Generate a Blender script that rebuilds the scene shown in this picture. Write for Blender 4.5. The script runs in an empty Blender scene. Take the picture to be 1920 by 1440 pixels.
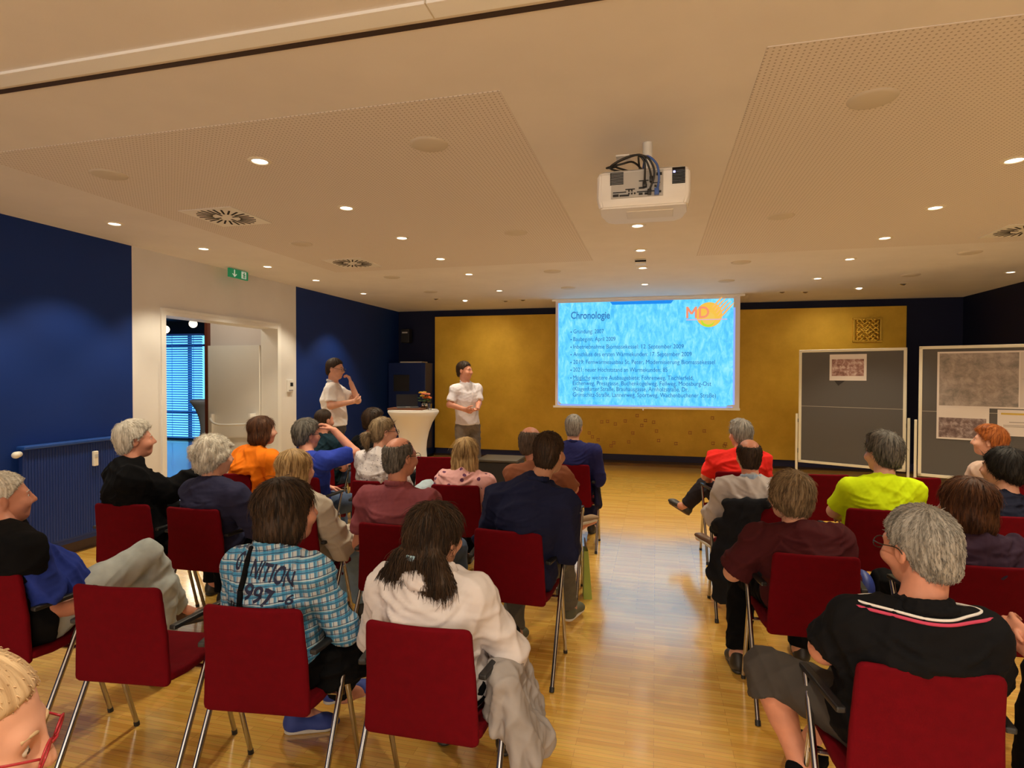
import bpy, bmesh, math, random
import numpy as np
from mathutils import Vector, Matrix
from mathutils.bvhtree import BVHTree
D = bpy.data; SC = bpy.context.scene; COL = SC.collection
random.seed(4)
CEIL = 2.983; XL, XR, YB, YF = -5.26, 4.96, 11.11, -4.6
# ------------------------------------------------------------------ camera, sky, exposure
cam = D.objects.new('camera', D.cameras.new('camera')); COL.objects.link(cam); SC.camera = cam
cam.data.sensor_width = 36.0; cam.data.lens = 1072.95 / 1920 * 36; cam.data.clip_start = .02
_yaw, _pit, _rol = .2466, -.0156, .0027
_F = Vector((-math.sin(_yaw)*math.cos(_pit), math.cos(_yaw)*math.cos(_pit), math.sin(_pit)))
_R = Vector((math.cos(_yaw), math.sin(_yaw), 0)); _U = _R.cross(_F)
_R2 = _R*math.cos(_rol) + _U*math.sin(_rol); _U2 = _U*math.cos(_rol) - _R*math.sin(_rol)
cam.matrix_world = Matrix(((_R2.x, _U2.x, -_F.x, 0), (_R2.y, _U2.y, -_F.y, 0), (_R2.z, _U2.z, -_F.z, 1.66), (0, 0, 0, 1)))
SC.view_settings.view_transform = 'Standard'; SC.view_settings.look = 'None'
SC.view_settings.gamma = 1; SC.view_settings.use_curve_mapping = False
SC.view_settings.exposure = 0.0
W = D.worlds.new('daylight'); SC.world = W; W.use_nodes = True
W.node_tree.nodes['Background'].inputs[0].default_value = (.16, .62, 1.0, 1)
W.node_tree.nodes['Background'].inputs[1].default_value = 1.9
WARM = (1.0, .885, .66)
SPOT_W, REAR_FILL_W = 84.0, 170.0
def area(name, loc, rot, sx, sy, watt, col):
    l = D.lights.new(name, 'AREA'); l.shape = 'RECTANGLE'; l.size = sx; l.size_y = sy; l.energy = watt; l.color = col
    o = D.objects.new(name, l); COL.objects.link(o); o.location = loc; o.rotation_euler = rot; return o
# added fill light at the rear wall, brightens the ceiling and the backs
area('rear_fill_light', (-.2, YF+.12, 1.5), (math.radians(90), 0, 0), 8.6, 2.5, REAR_FILL_W, (1.0, .89, .74))
# ------------------------------------------------------------------ node helpers and materials
def new_mat(name):
    m = D.materials.new(name); m.use_nodes = True
    return m, m.node_tree, m.node_tree.nodes['Principled BSDF']
def node(nt, t, **kw):
    n = nt.nodes.new(t)
    for k, v in kw.items():
        if k.startswith('i_'): n.inputs[int(k[2:])].default_value = v
        else: setattr(n, k, v)
    return n
def c4(c): return (c[0], c[1], c[2], 1)
def mat(name, col, rough=.6, metal=0, var=.0, vs=6, bump=0, bs=200, spec=.5, sheen=0, emit=None, es=1, aniso=None):
    m, nt, b = new_mat(name); L = nt.links.new
    b.inputs['Base Color'].default_value = c4(col); b.inputs['Roughness'].default_value = rough
    b.inputs['Metallic'].default_value = metal; b.inputs['Specular IOR Level'].default_value = spec
    if sheen: b.inputs['Sheen Weight'].default_value = sheen; b.inputs['Sheen Roughness'].default_value = .4
    tc = node(nt, 'ShaderNodeTexCoord')
    if var:
        n = node(nt, 'ShaderNodeTexNoise'); n.inputs['Scale'].default_value = vs; n.inputs['Detail'].default_value = 4
        L(tc.outputs['Object'], n.inputs['Vector'])
        r = node(nt, 'ShaderNodeMapRange'); r.inputs[1].default_value = .3; r.inputs[2].default_value = .7
        r.inputs[3].default_value = 1-var; r.inputs[4].default_value = 1+var
        L(n.outputs['Fac'], r.inputs[0])
        x = node(nt, 'ShaderNodeVectorMath', operation='SCALE'); x.inputs[0].default_value = col
        L(r.outputs[0], x.inputs['Scale']); L(x.outputs[0], b.inputs['Base Color'])
    if bump:
        n = node(nt, 'ShaderNodeTexNoise'); n.inputs['Scale'].default_value = bs; n.inputs['Detail'].default_value = 3
        L(tc.outputs['Object'], n.inputs['Vector'])
        bp = node(nt, 'ShaderNodeBump'); bp.inputs['Strength'].default_value = bump; bp.inputs['Distance'].default_value = .004
        L(n.outputs['Fac'], bp.inputs['Height']); L(bp.outputs[0], b.inputs['Normal'])
    if emit:
        b.inputs['Emission Color'].default_value = c4(emit); b.inputs['Emission Strength'].default_value = es
    return m
def hair_mat(name, a, b2, rough=.55):
    m, nt, b = new_mat(name); L = nt.links.new
    at = node(nt, 'ShaderNodeAttribute', attribute_name='flow')
    n = node(nt, 'ShaderNodeTexNoise'); n.inputs['Scale'].default_value = 9; n.inputs['Detail'].default_value = 5
    L(at.outputs['Vector'], n.inputs['Vector'])
    tn = node(nt, 'ShaderNodeAttribute', attribute_name='tone')
    ad = node(nt, 'ShaderNodeMath', operation='ADD'); L(n.outputs['Fac'], ad.inputs[0]); L(tn.outputs['Fac'], ad.inputs[1])
    r = node(nt, 'ShaderNodeValToRGB'); r.color_ramp.elements[0].position = .34; r.color_ramp.elements[1].position = .68
    r.color_ramp.elements[0].color = c4(a); r.color_ramp.elements[1].color = c4(b2)
    L(ad.outputs[0], r.inputs[0]); L(r.outputs[0], b.inputs['Base Color'])
    bp = node(nt, 'ShaderNodeBump'); bp.inputs['Strength'].default_value = .7; bp.inputs['Distance'].default_value = .004
    n2 = node(nt, 'ShaderNodeTexNoise'); n2.inputs['Scale'].default_value = 16; n2.inputs['Detail'].default_value = 4
    L(at.outputs['Vector'], n2.inputs['Vector']); L(n2.outputs['Fac'], bp.inputs['Height']); L(bp.outputs[0], b.inputs['Normal'])
    b.inputs['Roughness'].default_value = rough; b.inputs['Specular IOR Level'].default_value = .3
    return m
def paint_mat(name, col, rough=.75): return mat(name, col, rough, var=.03, vs=2.5, bump=.08, bs=90, spec=.3)
M = {}
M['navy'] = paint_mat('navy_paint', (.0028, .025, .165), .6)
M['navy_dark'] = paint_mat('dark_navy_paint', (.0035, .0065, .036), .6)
M['white_wall'] = paint_mat('white_wall_paint', (.74, .71, .68))
M['ceiling'] = paint_mat('white_ceiling_paint', (.735, .705, .70), .85)
M['white'] = mat('white_lacquer', (.80, .78, .74), .4)
M['offwhite'] = mat('ivory_plastic', (.78, .73, .62), .45)
M['black'] = mat('black_plastic', (.012, .012, .013), .45)
M['dark'] = mat('dark_void', (.01, .008, .008), .9)
M['chrome'] = mat('chrome_tube', (.44, .43, .43), .18, metal=1)
M['red'] = mat('red_upholstery', (.132, .001, .0055), .9, var=.08, vs=30, bump=.25, bs=900, spec=.12)
M['speaker'] = mat('speaker_grille', (.60, .55, .48), .8, bump=.2, bs=500)
M['glow'] = mat('lamp_glow', (1, 1, 1), .5, emit=(1, .86, .68), es=9)
M['baseboard'] = mat('brown_skirting', (.06, .03, .02), .5)
# parquet: narrow oak strips
def floor_mat():
    m, nt, b = new_mat('oak_strip_parquet'); L = nt.links.new
    tc = node(nt, 'ShaderNodeTexCoord')
    br = node(nt, 'ShaderNodeTexBrick', offset=.37, offset_frequency=3, squash=1)
    br.inputs['Color1'].default_value = c4((.92, .56, .115)); br.inputs['Color2'].default_value = c4((.74, .40, .062))
    br.inputs['Mortar'].default_value = c4((.42, .20, .04)); br.inputs['Scale'].default_value = 1
    br.inputs['Mortar Size'].default_value = .0007; br.inputs['Brick Width'].default_value = .34; br.inputs['Row Height'].default_value = .027
    L(tc.outputs['Object'], br.inputs['Vector'])
    mp = node(nt, 'ShaderNodeMapping'); mp.inputs['Scale'].default_value = (3, 60, 1); L(tc.outputs['Object'], mp.inputs[0])
    n = node(nt, 'ShaderNodeTexNoise'); n.inputs['Scale'].default_value = 2; n.inputs['Detail'].default_value = 5; L(mp.outputs[0], n.inputs['Vector'])
    mx = node(nt, 'ShaderNodeMix', data_type='RGBA', blend_type='MULTIPLY'); mx.inputs['Factor'].default_value = .35
    L(br.outputs['Color'], mx.inputs['A']); L(n.outputs['Color'], mx.inputs['B'])
    hs = node(nt, 'ShaderNodeHueSaturation'); hs.inputs['Value'].default_value = 1.18; L(mx.outputs['Result'], hs.inputs['Color'])
    L(hs.outputs[0], b.inputs['Base Color'])
    b.inputs['Roughness'].default_value = .27; b.inputs['Coat Weight'].default_value = 1; b.inputs['Coat Roughness'].default_value = .14; b.inputs['Coat IOR'].default_value = 2.7
    n3 = node(nt, 'ShaderNodeTexNoise'); n3.inputs['Scale'].default_value = 9; L(tc.outputs['Object'], n3.inputs['Vector'])
    bp = node(nt, 'ShaderNodeBump'); bp.inputs['Strength'].default_value = .05; bp.inputs['Distance'].default_value = .003
    L(n3.outputs['Fac'], bp.inputs['Height']); L(bp.outputs[0], b.inputs['Coat Normal'])
    return m
M['floor'] = floor_mat()
def perforated_mat():
    m, nt, b = new_mat('perforated_acoustic_board'); L = nt.links.new
    tc = node(nt, 'ShaderNodeTexCoord'); sc = node(nt, 'ShaderNodeVectorMath', operation='SCALE'); sc.inputs['Scale'].default_value = 1/.0245
    L(tc.outputs['Object'], sc.inputs[0])
    fr = node(nt, 'ShaderNodeVectorMath', operation='FRACTION'); L(sc.outputs[0], fr.inputs[0])
    sb = node(nt, 'ShaderNodeVectorMath', operation='SUBTRACT'); sb.inputs[1].default_value = (.5, .5, .5); L(fr.outputs[0], sb.inputs[0])
    ml = node(nt, 'ShaderNodeVectorMath', operation='MULTIPLY'); ml.inputs[1].default_value = (1, 1, 0); L(sb.outputs[0], ml.inputs[0])
    ln = node(nt, 'ShaderNodeVectorMath', operation='LENGTH'); L(ml.outputs[0], ln.inputs[0])
    lt = node(nt, 'ShaderNodeMath', operation='LESS_THAN'); lt.inputs[1].default_value = .19; L(ln.outputs['Value'], lt.inputs[0])
    mx = node(nt, 'ShaderNodeMix', data_type='RGBA'); mx.inputs['A'].default_value = c4((.705, .655, .63)); mx.inputs['B'].default_value = c4((.40, .35, .31))
    L(lt.outputs[0], mx.inputs['Factor']); L(mx.outputs['Result'], b.inputs['Base Color']); b.inputs['Roughness'].default_value = .85
    return m
M['perforated'] = perforated_mat()
def gold_mat():
    m, nt, b = new_mat('gold_leaf_paint'); L = nt.links.new
    tc = node(nt, 'ShaderNodeTexCoord'); n = node(nt, 'ShaderNodeTexNoise'); n.inputs['Scale'].default_value = 1.3; n.inputs['Detail'].default_value = 6; n.inputs['Roughness'].default_value = .65
    L(tc.outputs['Object'], n.inputs['Vector']); r = node(nt, 'ShaderNodeValToRGB')
    r.color_ramp.elements[0].position = .35; r.color_ramp.elements[1].position = .68
    r.color_ramp.elements[0].color = c4((.62, .38, .029)); r.color_ramp.elements[1].color = c4((.80, .52, .056))
    L(n.outputs['Fac'], r.inputs[0]); L(r.outputs[0], b.inputs['Base Color'])
    b.inputs['Metallic'].default_value = .35; b.inputs['Roughness'].default_value = .55
    n2 = node(nt, 'ShaderNodeTexNoise'); n2.inputs['Scale'].default_value = 40; L(tc.outputs['Object'], n2.inputs['Vector'])
    bp = node(nt, 'ShaderNodeBump'); bp.inputs['Strength'].default_value = .15; bp.inputs['Distance'].default_value = .004; L(n2.outputs['Fac'], bp.inputs['Height']); L(bp.outputs[0], b.inputs['Normal'])
    return m
M['gold'] = gold_mat()
# ------------------------------------------------------------------ object helpers
def tag(o, label=None, cat=None, group=None, kind=None):
    if label: o['label'] = label
    if cat: o['category'] = cat
    if group: o['group'] = group
    if kind: o['kind'] = kind
    return o
def empty(name, loc=(0, 0, 0), rz=0, **kw):
    o = D.objects.new(name, None); COL.objects.link(o); o.location = loc; o.rotation_euler = (0, 0, rz); o.empty_display_size = .1
    return tag(o, **kw)
def link(name, me, m=None, parent=None, **kw):
    o = D.objects.new(name, me); COL.objects.link(o)
    if m: me.materials.append(m)
    if parent: o.parent = parent
    return tag(o, **kw)
class MB:
    """collects shapes for ONE mesh object"""
    def __init__(s): s.bm = bmesh.new(); s.mi = 0
    def _tag(s, fs):
        for f in fs: f.material_index = s.mi
    def box(s, lo, hi, bevel=0, rot=None, piv=None):
        c = [(a+b)/2 for a, b in zip(lo, hi)]; d = [max(1e-5, b-a) for a, b in zip(lo, hi)]
        mt = Matrix.Translation(c) @ Matrix.Diagonal((*d, 1))
        if rot is not None:
            p = Matrix.Translation(piv if piv else c); mt = p @ rot.to_4x4() @ p.inverted() @ mt
        n0 = set(s.bm.faces)
        g = bmesh.ops.create_cube(s.bm, size=1, matrix=mt)
        if bevel: bmesh.ops.bevel(s.bm, geom=list({e for v in g['verts'] for e in v.link_edges}), offset=bevel, segments=2, affect='EDGES', profile=.5)
        s._tag(set(s.bm.faces)-n0); return s
    def cyl(s, a, b, r, r2=None, n=12, cap=True):
        a = Vector(a); b = Vector(b); d = b-a; q = d.to_track_quat('Z', 'Y').to_matrix().to_4x4()
        n0 = set(s.bm.faces)
        bmesh.ops.create_cone(s.bm, cap_ends=cap, segments=n, radius1=r, radius2=r if r2 is None else r2, depth=d.length, matrix=Matrix.Translation((a+b)/2) @ q)
        s._tag(set(s.bm.faces)-n0); return s
    def sphere(s, c, r, n=12):
        n0 = set(s.bm.faces); rr = r if hasattr(r, '__len__') else (r, r, r)
        bmesh.ops.create_uvsphere(s.bm, u_segments=n*2, v_segments=n, radius=1, matrix=Matrix.Translation(c) @ Matrix.Diagonal((*rr, 1)))
        s._tag(set(s.bm.faces)-n0); return s
    def tube(s, pts, r, n=8, sub=5, closed=False):
        P = [Vector(p) for p in pts]; Q = []
        if sub and len(P) > 2:
            for i in range(len(P)-1):
                p0 = P[max(i-1, 0)]; p1 = P[i]; p2 = P[i+1]; p3 = P[min(i+2, len(P)-1)]
                for k in range(sub):
                    t = k/sub
                    Q.append(.5*((2*p1)+(p2-p0)*t+(2*p0-5*p1+4*p2-p3)*t*t+(3*p1-p0-3*p2+p3)*t**3))
            Q.append(P[-1])
        else: Q = P
        rs = r if hasattr(r, '__len__') else [r]*len(Q)
        if len(rs) != len(Q): rs = list(np.interp(np.linspace(0, 1, len(Q)), np.linspace(0, 1, len(rs)), rs))
        rings = []; ref = None
        for i, p in enumerate(Q):
            t = (Q[min(i+1, len(Q)-1)]-Q[max(i-1, 0)]).normalized()
            if ref is None: ref = t.orthogonal().normalized()
            ref = (ref-t*ref.dot(t)).normalized(); b = t.cross(ref)
            rings.append([s.bm.verts.new(p+(ref*math.cos(2*math.pi*k/n)+b*math.sin(2*math.pi*k/n))*rs[i]) for k in range(n)])
        fs = []
        for i in range(len(rings)-1):
            for k in range(n): fs.append(s.bm.faces.new((rings[i][k], rings[i][(k+1) % n], rings[i+1][(k+1) % n], rings[i+1][k])))
        fs.append(s.bm.faces.new(rings[0][::-1])); fs.append(s.bm.faces.new(rings[-1])); s._tag(fs); return s
    def lathe(s, prof, c=(0, 0, 0), n=24):
        rings = [[s.bm.verts.new((c[0]+r*math.cos(2*math.pi*k/n), c[1]+r*math.sin(2*math.pi*k/n), c[2]+z)) for k in range(n)] for r, z in prof]
        fs = []
        for i in range(len(rings)-1):
            for k in range(n): fs.append(s.bm.faces.new((rings[i][k], rings[i][(k+1) % n], rings[i+1][(k+1) % n], rings[i+1][k])))
        s._tag(fs); return s
    def poly(s, pts, th=0, axis=(0, 0, 1)):
        vs = [s.bm.verts.new(p) for p in pts]; f = s.bm.faces.new(vs); fs = [f]
        if th:
            g = bmesh.ops.extrude_face_region(s.bm, geom=[f]); ax = Vector(axis)*th
            for v in g['geom']:
                if isinstance(v, bmesh.types.BMVert): v.co += ax
            fs = list({ff for v in vs for ff in v.link_faces} | {x for x in g['geom'] if isinstance(x, bmesh.types.BMFace)})
        s._tag(fs); return s
    def build(s, name, mats, parent=None, smooth=False, **kw):
        bmesh.ops.recalc_face_normals(s.bm, faces=s.bm.faces[:])
        me = D.meshes.new(name); s.bm.to_mesh(me); s.bm.free()
        for m in (mats if isinstance(mats, (list, tuple)) else [mats]): me.materials.append(m)
        if smooth:
            me.shade_smooth()
            if smooth != 'all': me.set_sharp_from_angle(angle=math.radians(40))
        return link(name, me, None, parent, **kw)
def box(name, lo, hi, m, parent=None, bevel=0, **kw): return MB().box(lo, hi, bevel).build(name, m, parent, **kw)
def text_mesh(name, txt, m, w=None, h=None, ext=.0008, bold=0, cuts=0):
    """lettering as a mesh in its own XY plane, lower-left at the origin, scaled to width w and cap height h"""
    cu = D.curves.new(name, 'FONT'); cu.body = txt; cu.extrude = 0; cu.offset = bold; cu.resolution_u = 3
    t = D.objects.new(name, cu); COL.objects.link(t); bpy.context.view_layer.update()
    me = D.meshes.new_from_object(t.evaluated_get(bpy.context.evaluated_depsgraph_get())); D.objects.remove(t); D.curves.remove(cu)
    co = np.array([v.co[:] for v in me.vertices]); x0 = co[:, 0].min(); x1 = co[:, 0].max()
    sy = (h/.70) if h else None; sx = (w/(x1-x0)) if w else sy; sy = sy or sx
    co[:, 0] = (co[:, 0]-x0)*sx; co[:, 1] *= sy; co[:, 2] = 0
    me.vertices.foreach_set('co', co.ravel()); me.update()
    if cuts:
        bm = bmesh.new(); bm.from_mesh(me); bmesh.ops.triangulate(bm, faces=bm.faces[:]); bmesh.ops.subdivide_edges(bm, edges=bm.edges[:], cuts=cuts, use_grid_fill=True); bm.to_mesh(me); bm.free()
    me.name = name; me.materials.clear(); me.materials.append(m)
    return me
def xf(me, mt): me.transform(mt); me.update(); return me
def copy_tree(o, parent=None):
    c = o.copy(); COL.objects.link(c)
    if parent: c.parent = parent
    for ch in list(o.children): copy_tree(ch, c)
    return c
# ------------------------------------------------------------------ setting
def plane_box(name, lo, hi, m, **kw):
    kw.setdefault('kind', 'structure'); return box(name, lo, hi, m, **kw)
plane_box('floor', (-14.5, YF-.2, -.12), (XR+.2, YB+1.1, 0), M['floor'])
plane_box('ceiling', (XL-.3, YF-.2, CEIL), (XR+.2, YB+.2, CEIL+.15), M['ceiling'])
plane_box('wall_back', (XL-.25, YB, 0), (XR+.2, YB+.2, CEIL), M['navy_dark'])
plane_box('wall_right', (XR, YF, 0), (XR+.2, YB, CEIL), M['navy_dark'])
plane_box('wall_rear', (XL-.25, YF-.2, 0), (XR+.2, YF, CEIL), M['white_wall'])
DY0, DY1, DZ = 5.17, 7.14, 2.33
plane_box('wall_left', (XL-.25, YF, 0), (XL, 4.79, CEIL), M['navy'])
w = MB(); w.box((XL-.25, 4.79, 0), (XL, DY0, CEIL)); w.box((XL-.25, DY1, 0), (XL, 7.57, CEIL)); w.box((XL-.25, DY0, DZ), (XL, DY1, CEIL))
w.build('wall_left', M['white_wall'], kind='structure')
plane_box('wall_left', (XL-.25, 7.57, 0), (XL, YB, CEIL), M['navy'])
w = MB(); w.box((XL-.26, DY0-.035, 0), (XL+.02, DY0+.025, DZ+.03)); w.box((XL-.26, DY1-.025, 0), (XL+.02, DY1+.05, DZ+.03)); w.box((XL-.26, DY0-.035, DZ+.03), (XL+.02, DY1+.05, DZ+.06)); w.box((XL-.26, DY0+.025, DZ-.02), (XL+.015, DY1-.025, DZ+.03))
w.build('trim_1', M['white'], kind='structure')
plane_box('baseboard_left', (XL, YF, 0), (XL+.02, 4.79, .11), M['baseboard'])
plane_box('baseboard_back', (XL, YB-.02, 0), (XR, YB, .045), M['baseboard'])
plane_box('baseboard_right', (XR-.02, YF, 0), (XR, YB, .09), M['baseboard'])
# partition track along the ceiling
plane_box('trim_2', (XL, 1.905, CEIL-.012), (XR, 1.99, CEIL), mat('track_aluminium', (.86, .88, .92), .45))
plane_box('trim_3', (XL, 2.022, CEIL-.004), (XR, 2.05, CEIL), mat('dark_bronze_slot', (.035, .016, .01), .6))
plane_box('trim_4', (-.802, 1.9, CEIL-.0135), (-.797, 1.99, CEIL), M['speaker'])
# perforated acoustic fields
plane_box('trim_5', (-4.02, 2.584, CEIL-.003), (-.713, 6.64, CEIL), M['perforated'])
plane_box('trim_6', (.425, 2.50, CEIL-.003), (3.73, 6.64, CEIL), M['perforated'])
# made-up window frame, added to go with the rear fill light
w = MB(); P0 = (1.0, .93, .82)
for i in range(6):
    x = -4.5+i*1.72; w.box((x-.03, YF, .2), (x+.03, YF+.06, 2.8))
w.box((-4.53, YF, .2), (4.13, YF+.06, .27)); w.box((-4.53, YF, 2.73), (4.13, YF+.06, 2.8)); w.build('added_window_frame', M['white'], kind='structure')
# adjoining foyer seen through the opening
NV2 = mat('foyer_dark_blue', (.016, .04, .09), .6)
plane_box('wall_foyer', (-14.6, YB+.9, 0), (-12.9, YB+1.1, CEIL), NV2)
w = MB(); w.box((-10.86, YB+.9, 0), (XL-.24, YB+1.1, CEIL)); w.box((-12.9, YB+.9, 2.68), (-10.86, YB+1.1, CEIL)); w.build('wall_foyer', NV2, kind='structure')
plane_box('wall_foyer', (-14.6, 2.8, 0), (-14.4, YB+.9, CEIL), NV2)
plane_box('wall_foyer', (-14.4, 2.8, 0), (XL-.25, 3.0, CEIL), NV2)
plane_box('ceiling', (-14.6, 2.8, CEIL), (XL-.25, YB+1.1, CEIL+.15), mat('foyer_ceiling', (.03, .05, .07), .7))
plane_box('wall_foyer', (-6.44, 7.16, 0), (XL-.25, 7.5, CEIL), mat('passage_paint', (.70, .62, .58), .8))
plane_box('trim_7', (-6.475, 7.10, 0), (-6.425, 7.52, 2.6), mat('mahogany_edge', (.14, .035, .018), .45))
fr = MB()
for x in (-12.9, -11.42, -10.92): fr.box((x, YB+.86, 0), (x+.03, YB+.96, 2.68))
for z in (0, .66, 2.36, 2.63): fr.box((-12.9, YB+.86, z), (-10.86, YB+.96, z+.05))
fr.build('window_1', mat('blue_grey_window_frame', (.04, .09, .22), .5), kind='structure')
SLAT = mat('blind_slat', (.42, .62, .95), .45)
_n = SLAT.node_tree; _t = node(_n, 'ShaderNodeBsdfTranslucent'); _t.inputs[0].default_value = (.5, .72, 1, 1); _m = node(_n, 'ShaderNodeMixShader'); _m.inputs[0].default_value = .6
_n.links.new(_n.nodes['Principled BSDF'].outputs[0], _m.inputs[1]); _n.links.new(_t.outputs[0], _m.inputs[2]); _n.links.new(_m.outputs[0], _n.nodes['Material Output'].inputs[0])
bl = MB()
for i in range(44):
    z = .08+i*.0595; bl.box((-12.88, YB+.78, z), (-10.93, YB+.83, z+.004), rot=Matrix.Rotation(math.radians(-38), 3, 'X'))
for x in (-12.6, -11.85, -11.2): bl.box((x, YB+.80, .08), (x+.008, YB+.806, 2.64))
bl.box((-12.88, YB+.77, 2.62), (-10.93, YB+.84, 2.67))
bl.build('window_blind', SLAT, label='slatted blind glowing blue in front of the foyer window', cat='blind')
# open door leaf with panic bar
dr = box('door_1', (-6.41, 7.09, .01), (-5.53, 7.14, 2.08), M['white'], bevel=.003, kind='structure')
pb = MB().tube([(-6.31, 7.07, 1.02), (-6.29, 7.0, 1.0), (-6.13, 6.985, .93), (-5.62, 6.985, .95)], .016, sub=4)
pb.box((-6.335, 7.03, .80), (-6.295, 7.09, 1.08), .004).box((-5.63, 6.97, .90), (-5.585, 7.09, 1.10), .004).build('panic_bar', M['white'], dr, smooth=True)
for i, (x, y, z) in enumerate(((-9.15, 9.05, 2.52), (-8.64, 9.19, 2.63))):
    g = empty('globe_lamp', (x, y, CEIL), label='small globe lamp under the dark foyer ceiling, %s' % ('seen just beside the door frame' if i == 0 else 'seen above the middle of the blue blind'), cat='lamp', group='foyer globe lamps')
    MB().cyl((0, 0, 0), (0, 0, z-CEIL), .008).build('rod', M['black'], g)
    MB().sphere((0, 0, z-CEIL), .075).build('globe', mat('globe_glow', (1, .9, .75), .4, emit=(1, .82, .6), es=1.5), g, smooth='all')
    l = D.lights.new('globe_bulb', 'POINT'); l.energy = 12; l.color = WARM; l.shadow_soft_size = .12; lo = D.objects.new('globe_bulb', l); COL.objects.link(lo); lo.parent = g; lo.location = (0, 0, z-CEIL-.12)
fl_ = empty('passage_fill_lamp', (-6.0, 6.15, CEIL), label='added fill lamp in the passage ceiling in front of the panic-bar door', cat='ceiling light')  # unseen lamp, added to brighten the door leaf and passage
MB().cyl((0, 0, 0), (0, 0, -.006), .06, n=20).build('lamp_disc', mat('passage_fill_glow', (1, 1, 1), .5, emit=(1, .86, .68), es=2), fl_)
_l = D.lights.new('passage_fill', 'POINT'); _l.energy = 20; _l.color = (1, .88, .68); _l.shadow_soft_size = .15; _o = D.objects.new('passage_fill', _l); COL.objects.link(_o); _o.parent = fl_; _o.location = (0, 0, -.25)
# ------------------------------------------------------------------ ceiling fittings
DISC = MB().cyl((0, 0, 0), (0, 0, -.004), .046, n=20); me_disc = DISC.build('tmp', M['glow']).data
RING = MB().lathe([(.046, -.002), (.048, -.010), (.062, -.010), (.074, 0)], n=24); me_ring = RING.build('tmp', M['offwhite'], smooth='all').data
for o in list(D.objects):
    if o.name.startswith('tmp'): D.objects.remove(o)
spot = D.lights.new('lamp_beam', 'SPOT'); spot.energy = SPOT_W; spot.color = WARM; spot.spot_size = math.radians(96); spot.spot_blend = .45; spot.shadow_soft_size = .05
ROWS = [(-4.62, (-3.07, -1.03, 3.02, 4.04, 5.06, 6.08, 7.11, 8.45), 'row along the blue wall'),
        (-2.385, (-3.07, -1.03, 3.07, 4.09, 5.11, 6.13, 7.15, 8.65), 'row before the projector'),
        (-.167, (-3.07, -1.03, 0, 1.0, 5.18, 6.20, 7.22, 8.52), 'projector row'),
        (2.11, (-3.07, -1.03, 0, 1.0, 3.10, 4.15, 5.17, 6.19, 7.21, 8.54), 'row beyond the projector'),
        (4.34, (-3.07, -1.03, 0, 1.0, 3.1, 4.15, 5.17, 6.19, 7.21, 8.58), 'row along the dark wall')]
ORD = ['nearest-camera', 'second', 'third', 'fourth', 'fifth', 'sixth', 'seventh', 'eighth', 'ninth', 'tenth', 'eleventh']
for x, ys, rn in ROWS:
    vis = [y for y in ys if y > 2.5]
    for y in ys:
        k = vis.index(y) if y in vis else -1
        lab = 'lit downlight, %s in the %s' % (('%s from the screen wall' % ['first', 'second', 'third', 'fourth', 'fifth', 'sixth', 'seventh'][len(vis)-1-k]) if k >= 0 else '%s behind the camera' % {-3.07: 'fourth', -1.03: 'third'}.get(y, 'second' if y < .5 else 'first'), rn)
        t = empty('downlight', (x, y, CEIL), label=lab, cat='ceiling light', group='downlights')
        link('trim_ring', me_ring, None, t); link('lamp_disc', me_disc, None, t)
        lo = D.objects.new('lamp_beam', spot); COL.objects.link(lo); lo.parent = t; lo.location = (0, 0, -.02)
# wall washers and gimbal spots near the gold wall
wash = D.lights.new('wash_beam', 'SPOT'); wash.energy = 38; wash.color = (1, .80, .52); wash.spot_size = math.radians(84); wash.spot_blend = 1.0; wash.shadow_soft_size = .04
GIM = [(-3.28, 9.63, 1, 'above the speaker in the grey trousers'), (2.94, 9.61, 1, 'above the square gold relief'), (-3.7, 9.31, 0, 'between the bistro table and the ceiling corner'), (3.41, 9.31, 0, 'towards the dark corner beyond the gold relief'),
       (-2.6, 9.86, 0, 'first from the screen housing on the bistro table side'), (-2.27, 9.79, 0, 'tucked against the screen housing on the bistro table side'), (1.91, 9.77, 0, 'tucked against the screen housing on the pinboard side'), (2.26, 9.85, 0, 'first clear of the screen housing on the pinboard side')]
for x, y, lit, where in GIM:
    t = empty('gimbal_spot', (x, y, CEIL), label='%s gimbal spotlight in the ceiling %s' % ('lit' if lit else 'unlit', where), cat='ceiling light', group='gimbal spots by the gold wall')
    link('trim_ring', me_ring, None, t)
    MB().cyl((0, 0, 0), (0, .008, -.012), .042, .03, n=18).build('lamp_head', M['glow'] if lit else M['chrome'], t, smooth=True)
    if lit:
        lo = D.objects.new('wash_beam', wash); COL.objects.link(lo); lo.parent = t; lo.location = (0, 0, -.03); lo.rotation_euler = (math.radians(50), 0, 0)
# flush round speaker covers
me_sp = MB().lathe([(0, -.012), (.09, -.012), (.104, -.008), (.112, 0)], n=32).build('tmp', M['speaker'], smooth=True).data
for o in list(D.objects):
    if o.name.startswith('tmp'): D.objects.remove(o)
SPK = [(-1.27, 3.08, 'between the track and the projector'), (-3.52, 3.04, 'over the blue wall side, near the track'), (.99, 3.08, 'biggest in view, beyond the projector on the pinboard side'), (.99, 5.15, 'at the far end of the perforated field past the projector'),
       (-1.27, 5.17, 'inside the perforated field, level with the lamp behind the projector'), (-3.48, 5.10, 'between the two square vents'), (-3.48, 7.14, 'beyond the second square vent towards the bistro table'), (-1.29, 7.21, 'above the screen, door side, nearer of the two'), (.95, 7.14, 'above the screen, pinboard side, nearer of the two'),
       (3.24, 7.14, 'above the second pinboard, nearer of the two'), (3.22, 8.55, 'above the second pinboard, by the gimbal spots'), (.94, 8.49, 'close in front of the screen housing, pinboard side'), (-1.30, 8.63, 'close in front of the screen housing, door side'), (-3.48, 8.52, 'above the bistro table by the gimbal spots')]
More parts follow.
